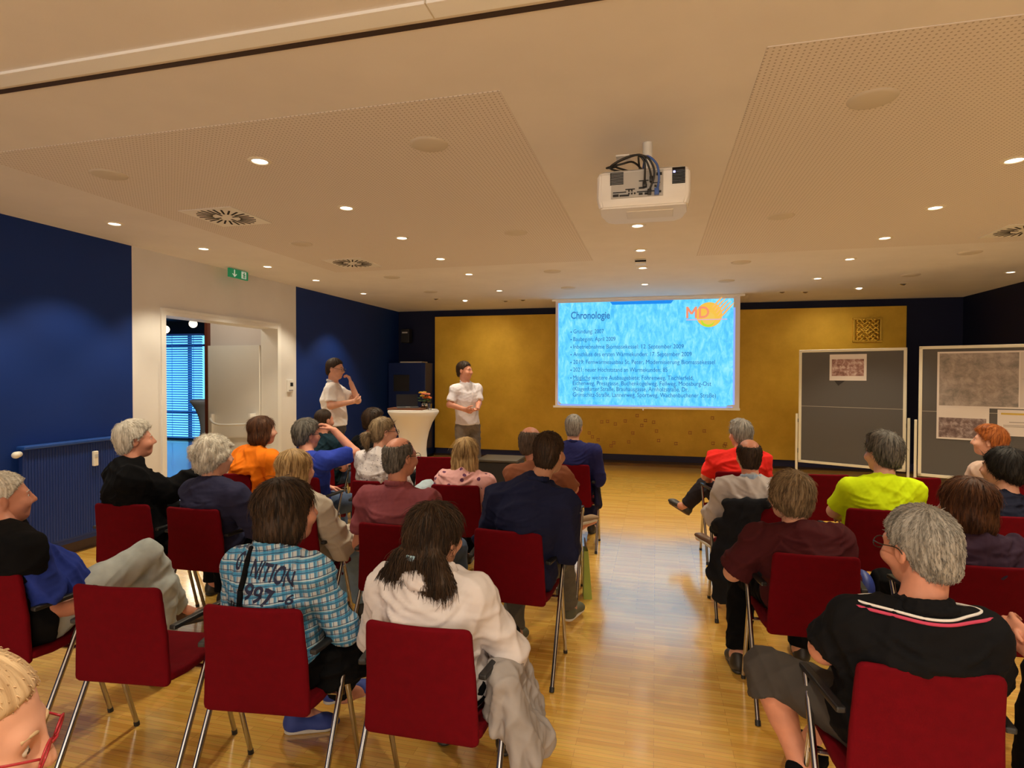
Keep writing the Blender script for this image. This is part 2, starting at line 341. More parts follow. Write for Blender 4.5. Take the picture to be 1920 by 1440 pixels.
for x, y, where in SPK:
    link('ceiling_speaker', me_sp, None, None, label='round beige speaker cover ' + where, cat='speaker', group='flush ceiling speakers').location = (x, y, CEIL)
# swirl vents
vp = MB().box((-.25, -.25, -.008), (.25, .25, 0)); me_vp = vp.build('tmp', M['white'], smooth=False).data
vs = MB()
for k in range(24):
    a = 2*math.pi*k/24; r0, r1 = (.055, .215) if k % 6 == 0 else (.105, .225)
    q = Matrix.Rotation(a, 3, 'Z'); vs.box((r0, -.0075, -.0105), (r1, .0075, -.0075), rot=q, piv=(0, 0, -.009))
me_vs = vs.build('tmp', M['dark']).data
for o in list(D.objects):
    if o.name.startswith('tmp'): D.objects.remove(o)
for x, y, where in ((-3.50, 4.09, 'nearer the camera, before the white door wall'), (-3.49, 6.12, 'towards the bistro table'), (3.22, 6.15, 'cut by the frame edge above the second pinboard')):
    t = empty('swirl_vent', (x, y, CEIL), label='square white swirl vent ' + where, cat='vent', group='swirl vents')
    link('face_plate', me_vp, None, t); link('slots', me_vs, None, t)
t = empty('ceiling_sensor', (-.18, 6.74, CEIL), label='small square sensor box on the ceiling in line with the centre downlights', cat='sensor')
MB().box((-.06, -.05, -.05), (.06, .05, 0), .004).build('housing', M['offwhite'], t); MB().box((-.062, -.052, -.03), (.062, -.04, -.012)).build('grille', M['dark'], t)
# ------------------------------------------------------------------ projector
pj = empty('projector', (-.075, 3.12, CEIL), label='white ceiling projector with cable loom hanging above the aisle', cat='projector')
bz0, bz1 = 2.56-CEIL, 2.762-CEIL
bd = MB(); pts = []
W2, DP = .247, .37
outl = [(-.225, 0), (.225, 0), (.245, .02), (W2, .16), (.225, .33), (.18, DP), (-.18, DP), (-.225, .33), (-W2, .16), (-.245, .02)]
n0 = [bd.bm.verts.new((x*.94, .02+y*.92, bz0)) for x, y in outl]; n1 = [bd.bm.verts.new((x, y, bz0+.05)) for x, y in outl]; n2 = [bd.bm.verts.new((x*.985, y, bz1-.02)) for x, y in outl]; n3 = [bd.bm.verts.new((x*.9, .02+y*.9, bz1)) for x, y in outl]
for A, B in ((n0, n1), (n1, n2), (n2, n3)):
    for i in range(10): bd.bm.faces.new((A[i], A[(i+1) % 10], B[(i+1) % 10], B[i]))
bd.bm.faces.new(n0[::-1]); bd.bm.faces.new(n3)
bmesh.ops.bevel(bd.bm, geom=bd.bm.edges[:], offset=.008, segments=2, affect='EDGES')
bd.build('body', mat('projector_white', (.86, .85, .84), .35), pj, smooth=True)
GR = mat('port_panel_grey', (.50, .49, .48), .5)
MB().box((-.165, -.006, bz0+.045), (.105, .004, bz1-.022)).build('port_panel', GR, pj)
g1 = MB(); g2 = MB()
for i in range(9): g1.box((-.17+.0, -.010, bz1-.085+i*.0075), (-.10, .002, bz1-.0815+i*.0075))
for i in range(11): g2.box((.15, -.010, bz1-.1+i*.0078), (.215, .002, bz1-.0965+i*.0078))
g1.build('intake_grille', M['dark'], pj); g2.build('exhaust_grille', M['dark'], pj)
pc = MB()
for x, z, w_, h_ in ((-.155, .052, .03, .012), (-.12, .052, .05, .008), (-.155, .072, .07, .004), (-.09, .085, .05, .004), (-.03, .068, .09, .004), (-.02, .054, .02, .01), (.01, .054, .022, .01), (-.02, .086, .03, .008), (.07, .15, .028, .014), (.04, .11, .05, .003), (-.02, .125, .05, .004), (.0, .09, .022, .018), (.06, .09, .01, .01), (.075, .09, .01, .01), (.06, .06, .01, .01), (.085, .06, .01, .01), (-.075, .06, .008, .008), (-.06, .06, .008, .008), (-.045, .06, .008, .008), (-.075, .075, .008, .008), (-.06, .075, .008, .008)):
    pc.box((x, -.012, bz0+z), (x+w_, -.002, bz0+z+h_))
pc.build('ports', M['black'], pj)
MB().box((-.09, .10, bz0-.003), (.16, .25, bz0+.01), .003).build('filter_cover', M['white'], pj)
MB().box((.155, -.0125, bz1-.045), (.165, -.009, bz1-.037)).build('status_light', mat('violet_led', (.3, .3, 1), .4, emit=(.35, .35, 1), es=6), pj)
MB().cyl((.02, .25, 0), (.02, .25, bz1+.02), .028).box((-.12, .12, bz1-.005), (.12, .3, bz1+.012)).box((-.14, -.02, bz1+.06), (-.07, .06, bz1+.068)).build('ceiling_mount', M['white'], pj, smooth=True)
MB().cyl((-.02, DP-.06, bz0+.09), (-.02, DP+.05, bz0+.09), .045, .04).build('lens', M['black'], pj, smooth=True)
cb = MB()
for pts in ([(-.12, .1, bz1+.02), (-.17, -.03, bz1+.0), (-.1, -.06, bz1+.03), (-.03, -.055, bz1+.045), (.03, -.06, bz1+.02), (.06, -.045, bz1-.05), (.035, -.02, bz0+.07)],
            [(-.08, .1, bz1+.02), (-.15, -.02, bz1+.015), (-.06, -.055, bz1+.04), (.0, -.065, bz1+.035), (.035, -.05, bz1-.03), (.045, -.02, bz0+.12)],
            [(.0, .15, bz1+.03), (-.05, -.0, bz1+.03), (-.11, -.04, bz1+.01), (-.19, -.0, bz1+.01), (-.14, .05, bz1+.03)],
            [(-.02, .1, bz1+.03), (-.02, -.05, bz1+.04), (.01, -.06, bz1+.0), (.01, -.02, bz0+.11)]):
    cb.tube(pts, .0055, sub=6)
for x, z in ((.01, .10), (.035, .06), (.045, .125)): cb.box((x-.01, -.035, bz0+z-.012), (x+.01, -.008, bz0+z+.016), .003)
cb.build('black_cables', M['black'], pj, smooth='all')
MB().tube([(.0, .1, bz1+.03), (.02, -.04, bz1+.04), (.07, -.06, bz1-.01), (.083, -.05, bz1-.08), (.072, -.015, bz0+.06)], .006, sub=6).box((.06, -.03, bz0+.045), (.084, -.006, bz0+.08), .003).build('blue_cable', mat('blue_cable', (.05, .12, .42), .4), pj, smooth='all')
# ------------------------------------------------------------------ gold wall panel, plinth, relief
gp = box('wall_panel', (-4.41, YB-.09, .165), (4.10, YB, 2.85), M['gold'], bevel=.004, label='wide gold-painted wall panel behind the projection screen', cat='wall panel')
sm = MB(); rs = random.Random(9)
for k in range(24):
    x = rs.uniform(-1.25, .55) if k < 18 else rs.uniform(.6, 1.3); z = rs.uniform(.35, .95) - .1*(x < -.6)
    for a in (0, 1): sm.box((x-.03, YB-.0915, z-.028+a*.045), (x+.03, YB-.089, z-.017+a*.045))
    sm.box((x-.03, YB-.0915, z-.028), (x-.022, YB-.089, z+.028)); sm.box((x+.014, YB-.0915, z-.02), (x+.022, YB-.089, z+.02))
sm.build('stamp_pattern', mat('faded_red_stamp', (.42, .14, .035), .7), gp)
plane_box('trim_8', (-4.41, YB-.05, .045), (XR, YB, .165), mat('navy_plinth', (.008, .014, .075), .5))
rl = empty('gold_relief', (3.505, YB-.09, 2.45), label='square gilded relief of interlaced bands hung high on the gold wall', cat='wall art')
f = MB()
for a, b in (((-.225, -.03, -.21), (-.19, 0, .21)), ((.19, -.03, -.21), (.225, 0, .21)), ((-.225, -.04, .175), (.225, 0, .21)), ((-.225, -.04, -.21), (.225, 0, -.175))): f.box(a, b, .006)
GR2 = mat('gilt', (.72, .46, .06), .38, metal=.6)
f.build('frame', GR2, rl)
f = MB().box((-.2, -.012, -.19), (.2, 0, .19))
for i in range(5):
    for s in (1, -1):
        pts = [(-.17+.34*t/16, -.026-.012*math.cos(t*math.pi/2+i+(s > 0)*math.pi), -.15+.075*i+s*.035*math.sin(t*math.pi/4)) for t in range(17)]
        f.tube(pts, .019, sub=0, n=6)
f.build('interlace', GR2, rl, smooth='all')
# ------------------------------------------------------------------ projection screen with the slide
SY = 9.9
sc = empty('projection_screen', (0, SY, 0), label='roll-down projection screen showing a blue slide headed Chronologie', cat='projection screen')
MB().box((-1.77, -.03, 2.945), (1.385, .07, CEIL), .006).box((-.06, -.035, CEIL-.01), (.05, -.03, CEIL)).build('housing', M['white'], sc)
MB().box((-1.71, 0, 1.13), (1.313, .006, 2.95)).build('fabric', mat('screen_fabric', (.80, .76, .78), .8), sc)
MB().box((-1.745, -.014, 1.095), (1.322, .02, 1.13), .004).cyl((-.21, -.006, 1.095), (-.21, -.006, 1.07), .012).build('bottom_bar', M['white'], sc)
def slide_mat():
    m, nt, b = new_mat('projected_slide'); L = nt.links.new
    tc = node(nt, 'ShaderNodeTexCoord'); mp = node(nt, 'ShaderNodeMapping'); mp.inputs['Scale'].default_value = (2.2, 1, .9); mp.inputs['Rotation'].default_value = (0, .6, 0)
    L(tc.outputs['Object'], mp.inputs[0])
    n = node(nt, 'ShaderNodeTexNoise'); n.inputs['Scale'].default_value = 5.5; n.inputs['Detail'].default_value = 9; n.inputs['Roughness'].default_value = .72; n.inputs['Distortion'].default_value = .5
    L(mp.outputs[0], n.inputs['Vector']); r = node(nt, 'ShaderNodeValToRGB'); e = r.color_ramp.elements
    e[0].position = .34; e[0].color = c4((.045, .42, .86)); e[1].position = .50; e[1].color = c4((.115, .59, .93)); x = e.new(.66); x.color = c4((.27, .74, .93))
    L(n.outputs['Fac'], r.inputs[0]); b.inputs['Base Color'].default_value = (.02, .02, .02, 1); L(r.outputs[0], b.inputs['Emission Color']); b.inputs['Emission Strength'].default_value = SLIDE_E
    b.inputs['Roughness'].default_value = .9; return m
SLIDE_E = 1.2
def emis(name, c, s=1.0): return mat(name, (.02, .02, .02), .9, emit=c, es=s)
PX0, PX1, PZ0, PZ1 = -1.654, 1.212, 1.155, 2.916
pic = MB().poly([(PX0, -.002, PZ0+.06), (PX0+.05, -.002, PZ0+.005), (PX1-.10, -.002, PZ0-.02), (PX1-.09, -.002, PZ0+.015), (PX1, -.002, PZ0+.03), (PX1, -.002, PZ1), (PX0, -.002, PZ1)]).build('projected_picture', slide_mat(), sc)
bd_ = MB()
bd_.box((PX0-.012, -.0025, PZ0-.012), (PX1+.0, -.0015, PZ0+.0)); bd_.box((PX0-.012, -.0025, PZ0), (PX0, -.0015, PZ1)); bd_.box((PX1, -.0025, PZ0+.03), (PX1+.028, -.0015, PZ1-.15)); bd_.box((PX0+.03, -.0025, PZ0-.03), (PX1-.1, -.0015, PZ0-.012))
bd_.build('picture_edge', emis('slide_edge_violet', (.28, .42, 1.0)), pic)
def u2x(px): return PX0+(px-133)/1570*(PX1-PX0)
def v2z(px, py): t = (px-133)/1570; top = 185-45*t; bot = 1095+15*t; return PZ1-(py-top)/(bot-top)*(PZ1-PZ0)
MB().poly([(u2x(615), -.004, v2z(615, 172)), (u2x(1190), -.004, v2z(1190, 155)), (u2x(1165), -.004, v2z(1165, 186)), (u2x(640), -.004, v2z(640, 199))]).build('slide_tab', emis('slide_tab_blue', (.0, .25, .86)), pic)
TX = emis('slide_lettering', (.012, .12, .40)); TXB = emis('slide_heading', (.03, .21, .52))
def line(txt, x0, x1, y, cap, m=TX, bold=0):
    me = text_mesh('slide_text', txt, m, w=u2x(x1)-u2x(x0), h=cap/1570*(PX1-PX0)*1.28, bold=bold)
    z = v2z(x0, y); z1 = v2z(x1, y); ang = math.atan2(z1-z, u2x(x1)-u2x(x0))*.6
    xf(me, Matrix.Translation((u2x(x0), -.005, z)) @ Matrix.Rotation(-ang, 4, 'Y') @ Matrix.Rotation(math.radians(90), 4, 'X'))
    link('slide_text', me, None, pic)
line('Chronologie', 250, 617, 325, 52, TXB, .022)
LN = [('Gründung: 2007', 275, 560, 457), ('Baubeginn: April 2009', 275, 668, 526), ('Inbetriebnahme Biomassekessel: 12. September 2009', 275, 1280, 594), ('Anschluss des ersten Wärmekunden: 17. September 2009', 275, 1350, 662),
      ('2019: Fernwärmeausbau St. Peter, Modernisierung Biomassekessel', 275, 1550, 732), ('2021: neuer Höchststand an Wärmekunden: 85', 275, 1140, 801), ('Mögliche weitere Ausbaugebiete: Föhrenweg, Tischlerfeld,', 275, 1368, 872)]
for t_, a, b, y in LN:
    line(t_, a, b, y, 31, TX, 0); MB().cyl((u2x(253), -.0045, v2z(253, y-13)), (u2x(253), -.006, v2z(253, y-13)), .011, n=10).build('bullet', TX, pic)
for t_, a, b, y in (('Eichenweg, Pressgasse, Buchenkogelweg, Fellweg, Moosburg-Ost', 272, 1520, 923), ('(Klagenfurter Straße, Brauhausgasse, Arnholzstraße, Dr.', 272, 1325, 974), ('Grimschitz-Straße, Lannerweg, Sportweg, Wachenbuchener Straße)', 272, 1560, 1026)): line(t_, a, b, y, 31, TX, 0)
MB().box((u2x(272), -.006, v2z(272, 881)), (u2x(430), -.0045, v2z(272, 877))).build('underline', TX, pic)
# logo: disc, rays, letters
LX, LZ = u2x(1497), v2z(1497, 287); LR = 112/1570*(PX1-PX0)
lg = MB().cyl((LX, -.0045, LZ), (LX, -.006, LZ), LR, n=40).build('logo_disc', emis('logo_yellow', (.93, .55, .07)), pic)
MB().cyl((LX-.02, -.0065, LZ-LR*.48), (LX-.02, -.0072, LZ-LR*.48), LR*.50, n=30).build('logo_green', emis('logo_green', (.50, .75, .03)), pic)
MB().cyl((LX-.01, -.0073, LZ-LR*.30), (LX-.01, -.0078, LZ-LR*.30), LR*.50, n=30).build('logo_band', emis('logo_amber', (.90, .58, .10)), pic)
ry = MB()
for k in range(5):
    a0 = (LX+LR*(.25+.14*k), LZ+LR*(.55-.22*k)); b0 = (LX+LR*(1.0+.22*k), LZ+LR*(1.25-.12*k)); pts = []
    for j in range(8):
        t = j/7; pts.append((a0[0]+(b0[0]-a0[0])*t, -.0085, a0[1]+(b0[1]-a0[1])*t+.03*math.sin(t*math.pi*.5)))
    ry.tube(pts, [.006, .017, .015, .004], sub=0, n=6)
ry.build('logo_rays', emis('logo_orange', (1.0, .50, .16)), pic)
ll = MB(); lx, lz = u2x(1300), v2z(1300, 320)
def bar(x0, z0, x1, z1, w_=.034): 
    d = Vector((x1-x0, 0, z1-z0)).normalized(); n_ = Vector((d.z, 0, -d.x))*w_/2; a_ = Vector((lx+x0, -.0095, lz+z0)); b_ = Vector((lx+x1, -.0095, lz+z1)); ll.poly([a_+n_, b_+n_, b_-n_, a_-n_], .0008, (0, -1, 0))
for q_ in ((.017, 0, .017, .19), (.017, .18, .085, .07), (.085, .07, .153, .18), (.153, 0, .153, .19), (.215, 0, .215, .19)): bar(*q_)
ap = [(.215, .173)]+[(.27+.075*math.sin(t), .095+.078*math.cos(t)) for t in np.linspace(0, math.pi, 9)]+[(.215, .017)]
for p_, q_ in zip(ap[:-1], ap[1:]): bar(*p_, *q_)
ll.build('logo_letters', emis('logo_letter_orange', (.95, .30, .16)), pic)
MB().box((u2x(1300), -.0095, v2z(1300, 338)), (u2x(1650), -.009, v2z(1300, 330))).build('logo_line', emis('logo_rose', (.75, .45, .62)), pic)
# ------------------------------------------------------------------ pinboards
GREY = mat('grey_felt', (.105, .10, .10), .95, bump=.2, bs=400); FRM = mat('cream_frame', (.78, .74, .60), .45)
def map_mat(name, a, b, c, s):
    m, nt, bb = new_mat(name); L = nt.links.new; tc = node(nt, 'ShaderNodeTexCoord')
    n = node(nt, 'ShaderNodeTexNoise'); n.inputs['Scale'].default_value = s; n.inputs['Detail'].default_value = 9; n.inputs['Roughness'].default_value = .7; n.inputs['Distortion'].default_value = .35; L(tc.outputs['Object'], n.inputs['Vector'])
    r = node(nt, 'ShaderNodeValToRGB'); e = r.color_ramp.elements; e[0].position = .36; e[0].color = c4(a); e[1].position = .5; e[1].color = c4(b); x = e.new(.62); x.color = c4(c)
    L(n.outputs['Fac'], r.inputs[0]); L(r.outputs[0], bb.inputs['Base Color']); bb.inputs['Roughness'].default_value = .7; return m
PAPER = mat('paper', (.74, .68, .66), .7)
def board(p0, ang, label):
    t = empty('pinboard', (p0[0], p0[1], 0), ang, label=label, cat='pinboard', group='pinboards')
    MB().box((0, -.012, .5), (1.19, .012, 1.99)).build('panel', GREY, t)
    f = MB()
    for a, b in (((-.02, -.02, .47), (.015, .02, 2.01)), ((1.175, -.02, .47), (1.21, .02, 2.01)), ((-.02, -.02, 1.98), (1.21, .02, 2.015)), ((-.02, -.02, .47), (1.21, .02, .505))): f.box(a, b, .004)
    f.build('frame', FRM, t); MB().box((.015, -.0135, 1.245), (1.175, -.0118, 1.249)).build('fold_line', M['speaker'], t)
    for x in (-.045, 1.235):
        lg = MB().box((x-.014, -.014, .02), (x+.014, .014, 1.14), .003).box((x-.02, -.24, 0), (x+.02, .24, .035), .005).build('stand', FRM, t)
        MB().box((min(x, x+.03*(1 if x < 0 else -1)), -.01, .60), (max(x, x+.03*(1 if x < 0 else -1)), .01, .66)).box((min(x, x+.03*(1 if x < 0 else -1)), -.01, 1.02), (max(x, x+.03*(1 if x < 0 else -1)), .01, 1.07)).build('clamp', M['black'], lg)
    return t
B1 = board((1.935, 8.62), math.atan2(-.53, 1.07), 'grey pinboard with one map print, standing before the gold wall')
B2 = board((3.06, 7.80), math.atan2(-.47, 1.10), 'grey pinboard covered with large map and papers, before dark wall')
def sheet(bt, x0, x1, z0, z1, label, parts=(), dz=0, d=.0135):
    a = bt.rotation_euler.z; q = Matrix.Rotation(a, 4, 'Z'); p = bt.matrix_basis if False else Matrix.Translation(bt.location) @ q
    t = empty('paper_sheet', p @ Vector((x0, -d, z0)), a, label=label, cat='paper', group='papers on the pinboards')
    MB().box((0, -.0012, 0), (x1-x0, 0, z1-z0)).build('sheet', PAPER, t)
    for nm, a0, b0, m in parts: MB().box((a0[0], -.0022, a0[1]), (b0[0], -.0012, b0[1])).build(nm, m, t)
MP1 = map_mat('rose_map_print', (.16, .07, .06), (.38, .22, .20), (.66, .55, .54), 16)
MP2 = map_mat('grey_map_print', (.20, .19, .18), (.33, .28, .26), (.44, .38, .36), 9)
MP3 = map_mat('dark_map_print', (.10, .06, .06), (.20, .14, .14), (.40, .33, .33), 15)
TXL = mat('print_grey', (.35, .31, .30), .8); YEL = mat('print_ochre', (.62, .43, .08), .8)
sheet(B1, .355, .78, 1.60, 1.945, 'white sheet with a rose map print pinned near the top of the first pinboard', [('map_print', (.025, .06), (.395, .28), MP1)])
MB().poly([(0, 0, 0), (.13, 0, 0), (.05, 0, -.07)], .001, (0, -1, 0)).build('flap', mat('dark_flap', (.03, .026, .028), .8), B1).location = (.41, -.0135, 1.6)
sheet(B2, .155, 1.14, 1.30, 1.945, 'large map poster with a pale legend column on the second pinboard', [('map_print', (.02, .02), (.72, .625), MP2), ('legend', (.73, .02), (.97, .625), mat('legend_paper', (.62, .56, .54), .8)), ('fold_mark', (.74, .33), (.97, .334), TXL), ('legend_mark', (.78, .16), (.80, .185), TXL)])
sheet(B2, .155, .63, .93, 1.30, 'small dark map print below the large map poster', [('map_print', (.02, .02), (.45, .25), MP3)], d=.0175)
sheet(B2, .70, 1.06, 1.0, 1.29, 'white text sheet with an ochre heading strip below the poster legend', [('heading_strip', (.03, .235), (.25, .255), YEL), ('text_lines', (.10, .15), (.24, .158), TXL), ('text_lines', (.05, .115), (.31, .122), TXL), ('text_lines', (.05, .10), (.31, .106), TXL)])
# ------------------------------------------------------------------ blue wall fittings
ra = empty('radiator', (XL+.02, 3.66, 0), label='blue panel radiator below the blue wall', cat='radiator')
NR = mat('radiator_blue', (.0035, .027, .175), .6)
r = MB().box((.02, 0, .15), (.07, 1.12, 1.02), .006)
for i in range(44): r.box((.068, .02+i*.025, .17), (.074, .035+i*.025, 1.01), .002)
r.build('panel', NR, ra); MB().box((.0, -.005, 1.015), (.10, 1.125, 1.045), .008).build('top_grille', mat('radiator_top_blue', (.010, .055, .26), .45), ra)
MB().box((-.02, .1, .11), (.05, 1.0, .17)).build('wall_rail', NR, ra)
th = MB().cyl((.06, -.02, .985), (.10, -.075, .985), .024, .028, n=16).sphere((.10, -.075, .985), (.03, .03, .028)).cyl((.04, .03, .98), (.06, -.02, .985), .015)
th.build('thermostat_valve', M['offwhite'], ra, smooth=True)
MB().box((.078, .60, .79), (.108, .645, .93), .006).build('heat_meter', M['offwhite'], ra); MB().box((.108, .605, .87), (.110, .64, .90)).build('meter_display', GR, ra)
t = empty('wall_thermostat', (XL, 7.40, 1.49), label='white room controller with dark display on the white wall', cat='controller')
MB().box((0, -.06, -.09), (.03, .06, .09), .006).build('housing', M['white'], t); MB().box((.03, -.015, -.005), (.032, .05, .05)).build('display', M['black'], t); MB().box((.03, -.05, -.075), (.032, .05, -.055)).build('button_strip', TXL, t)
es = empty('exit_sign', (XL+.16, 5.98, 2.86), label='green emergency exit sign with white arrow hung above the opening', cat='sign')
GRN = mat('exit_green', (.01, .23, .09), .4, emit=(.01, .22, .09), es=.35)
MB().box((-.012, 0, 0), (.012, .34, .11), .003).build('panel', GRN, es)
WH = mat('exit_white', (.75, .85, .78), .4, emit=(.5, .62, .54), es=.3)
ar = MB().box((.012, .085, .028), (.0145, .10, .10)).poly([(.0145, .05, .045), (.0145, .0925, .008), (.0145, .135, .045), (.0145, .122, .052), (.0145, .0925, .028), (.0145, .063, .052)])
ar.build('arrow', WH, es)
rm = MB().box((.012, .215, .012), (.0145, .30, .10)); rm.build('door_pictogram', WH, es)
MB().sphere((.0155, .262, .083), (.002, .009, .009), 6).box((.0145, .25, .045), (.017, .268, .074)).box((.0145, .235, .06), (.017, .25, .068)).box((.0145, .268, .055), (.017, .285, .062)).box((.0145, .243, .018), (.017, .254, .046)).box((.0145, .264, .018), (.017, .275, .046)).build('running_figure', GRN, es)
MB().cyl((0, .05, .11), (0, .05, CEIL-2.86), .006).cyl((0, .29, .11), (0, .29, CEIL-2.86), .006).build('hanger', M['white'], es)
# ------------------------------------------------------------------ back corner: cabinet, wall speaker, bistro tables
cb_ = empty('corner_cabinet', (-5.24, YB-.52, 0), label='dark blue tall cabinet with black display in the back corner', cat='cabinet')
MB().box((0, 0, .05), (.80, .5, 1.90), .006).build('carcass', mat('cabinet_blue', (.006, .02, .12), .35), cb_)
MB().box((.12, -.012, 1.33), (.46, .002, 1.66), .003).build('display', M['black'], cb_); MB().box((.02, .01, 0), (.78, .5, .05)).build('plinth', M['black'], cb_)
MB().box((.25, .02, 1.90), (.72, .3, 1.925)).build('white_tray', M['speaker'], cb_)
ws = empty('wall_speaker', (-5.0, YB, 2.46), label='small black loudspeaker bracketed high in the back corner', cat='speaker')
MB().box((-.09, -.26, -.14), (.09, -.08, .14), .01).build('box', M['black'], ws); MB().box((-.02, -.08, -.02), (.02, 0, .02)).build('bracket', M['chrome'], ws); MB().box((-.06, -.262, .05), (.06, -.259, .08)).build('grille_badge', GR, ws)
CLO = mat('white_stretch_cloth', (.80, .74, .68), .75, bump=.1, bs=300)
def bistro(loc, label, m=CLO):
    t = empty('bistro_table', loc, label=label, cat='table')
    pr = [(0, 1.10), (.37, 1.10), (.40, 1.095), (.405, 1.07), (.36, 1.0), (.30, .90), (.245, .75), (.215, .6), (.205, .48), (.215, .35), (.245, .2), (.29, .05), (.31, 0.004)]
    MB().lathe(pr, n=40).build('stretch_cloth', m, t, smooth='all'); MB().cyl((0, 0, 1.10), (0, 0, 1.108), .385, n=40).build('table_top', m, t); return t
bistro((-3.745, 8.45, 0), 'white cloth-covered bistro table with laptop beside the gold panel')
bistro((-9.42, 10.5, 0), 'pale cloth-covered bistro table inside the foyer', mat('blueish_cloth', (.55, .60, .74), .7))
t = empty('laptop', (-3.82, 8.40, 1.136), .5, label='open laptop lying on a wooden board on the bistro table', cat='laptop')
MB().box((-.17, -.12, 0), (.17, .12, .016), .004).build('keyboard_deck', mat('laptop_grey', (.10, .10, .11), .4), t)
MB().box((-.17, .118, .0), (.17, .126, .22), .003, rot=Matrix.Rotation(math.radians(-18), 3, 'X'), piv=(0, .12, 0)).build('screen_lid', mat('laptop_lid', (.006, .009, .02), .3), t)
MB().box((-.04, -.13, .016), (.03, -.09, .02)).build('sticker', M['white'], t)
MB().box((-.30, -.16, 0), (.27, .17, .028), .004).build('serving_board', mat('brown_board', (.17, .055, .02), .5), None, label='brown wooden board under the laptop', cat='board').matrix_world = Matrix.Translation((-3.80, 8.40, 1.108)) @ Matrix.Rotation(.1, 4, 'Z')
vz = empty('flower_vase', (-3.58, 8.50, 1.108), label='glass vase of orange and yellow flowers on the bistro table', cat='vase')
m, nt, b = new_mat('clear_glass'); b.inputs['Transmission Weight'].default_value = 1; b.inputs['Roughness'].default_value = .03; b.inputs['IOR'].default_value = 1.45; M['glass'] = m
MB().lathe([(0, 0), (.05, 0), (.055, .02), (.045, .09), (.06, .12), (.056, .12), (.041, .09), (.05, .012), (0, .01)], n=20).build('vase', M['glass'], vz, smooth='all')
rs = random.Random(2); FC = [mat('petal_'+n, c, .6) for n, c in (('orange', (.75, .17, .02)), ('yellow', (.72, .42, .04)), ('coral', (.75, .22, .12)))]; LEAF = mat('leaf_green', (.035, .09, .02), .6)
fo = MB()
for k in range(9):
    a = k*2.4; x, y, z = .09*math.cos(a)*rs.uniform(.3, 1), .08*math.sin(a)*rs.uniform(.3, 1), rs.uniform(.18, .30); fo.tube([(0, 0, .02), (x*.4, y*.4, .12), (x, y, z)], .003, n=5)
    fl = MB()
    for j in range(7):
        b_ = j*2*math.pi/7; fl.sphere((x+.022*math.cos(b_), y+.022*math.sin(b_), z+.006*(j % 2)), (.02, .02, .012), 5)
    fl.sphere((x, y, z+.008), .014, 5); fl.build('blossom', FC[k % 3], vz, smooth='all')
for k in range(10):
    a = k*1.7; fo.sphere((.08*math.cos(a), .08*math.sin(a), .14+.02*(k % 3)), (.03, .018, .012), 5)
fo.build('foliage', LEAF, vz, smooth='all')
MB().lathe([(0, 0), (.03, 0), (.036, .10), (.033, .10), (.028, .006), (0, .006)], n=18).build('water_glass', M['glass'], None, True, label='empty drinking glass beside the flower vase', cat='glass').location = (-3.44, 8.38, 1.108)
t = empty('foyer_plant', (-9.30, 10.45, 1.108), label='small yellow flowering plant on the foyer bistro table', cat='plant')
MB().lathe([(0, 0), (.05, 0), (.06, .09), (.0, .09)], n=14).build('pot', M['dark'], t); pl = MB()
for k in range(14): a = k*2.4; pl.sphere((.07*math.cos(a)*(k % 3)/2, .07*math.sin(a)*(k % 3)/2, .13+.02*(k % 4)), .028, 5)
pl.build('flowers', FC[1], t, smooth='all')
t = empty('side_table', (-1.97, 7.25, 0), label='low black-draped side table in front of the gold wall', cat='table')
MB().box((-.26, -.24, 0), (.26, .24, .55), .008).build('cover', mat('black_drape', (.012, .010, .012), .9, bump=.3, bs=40), t); MB().box((-.27, -.25, .55), (.27, .25, .575), .004).build('table_top', mat('dark_top', (.05, .04, .03), .5), t)
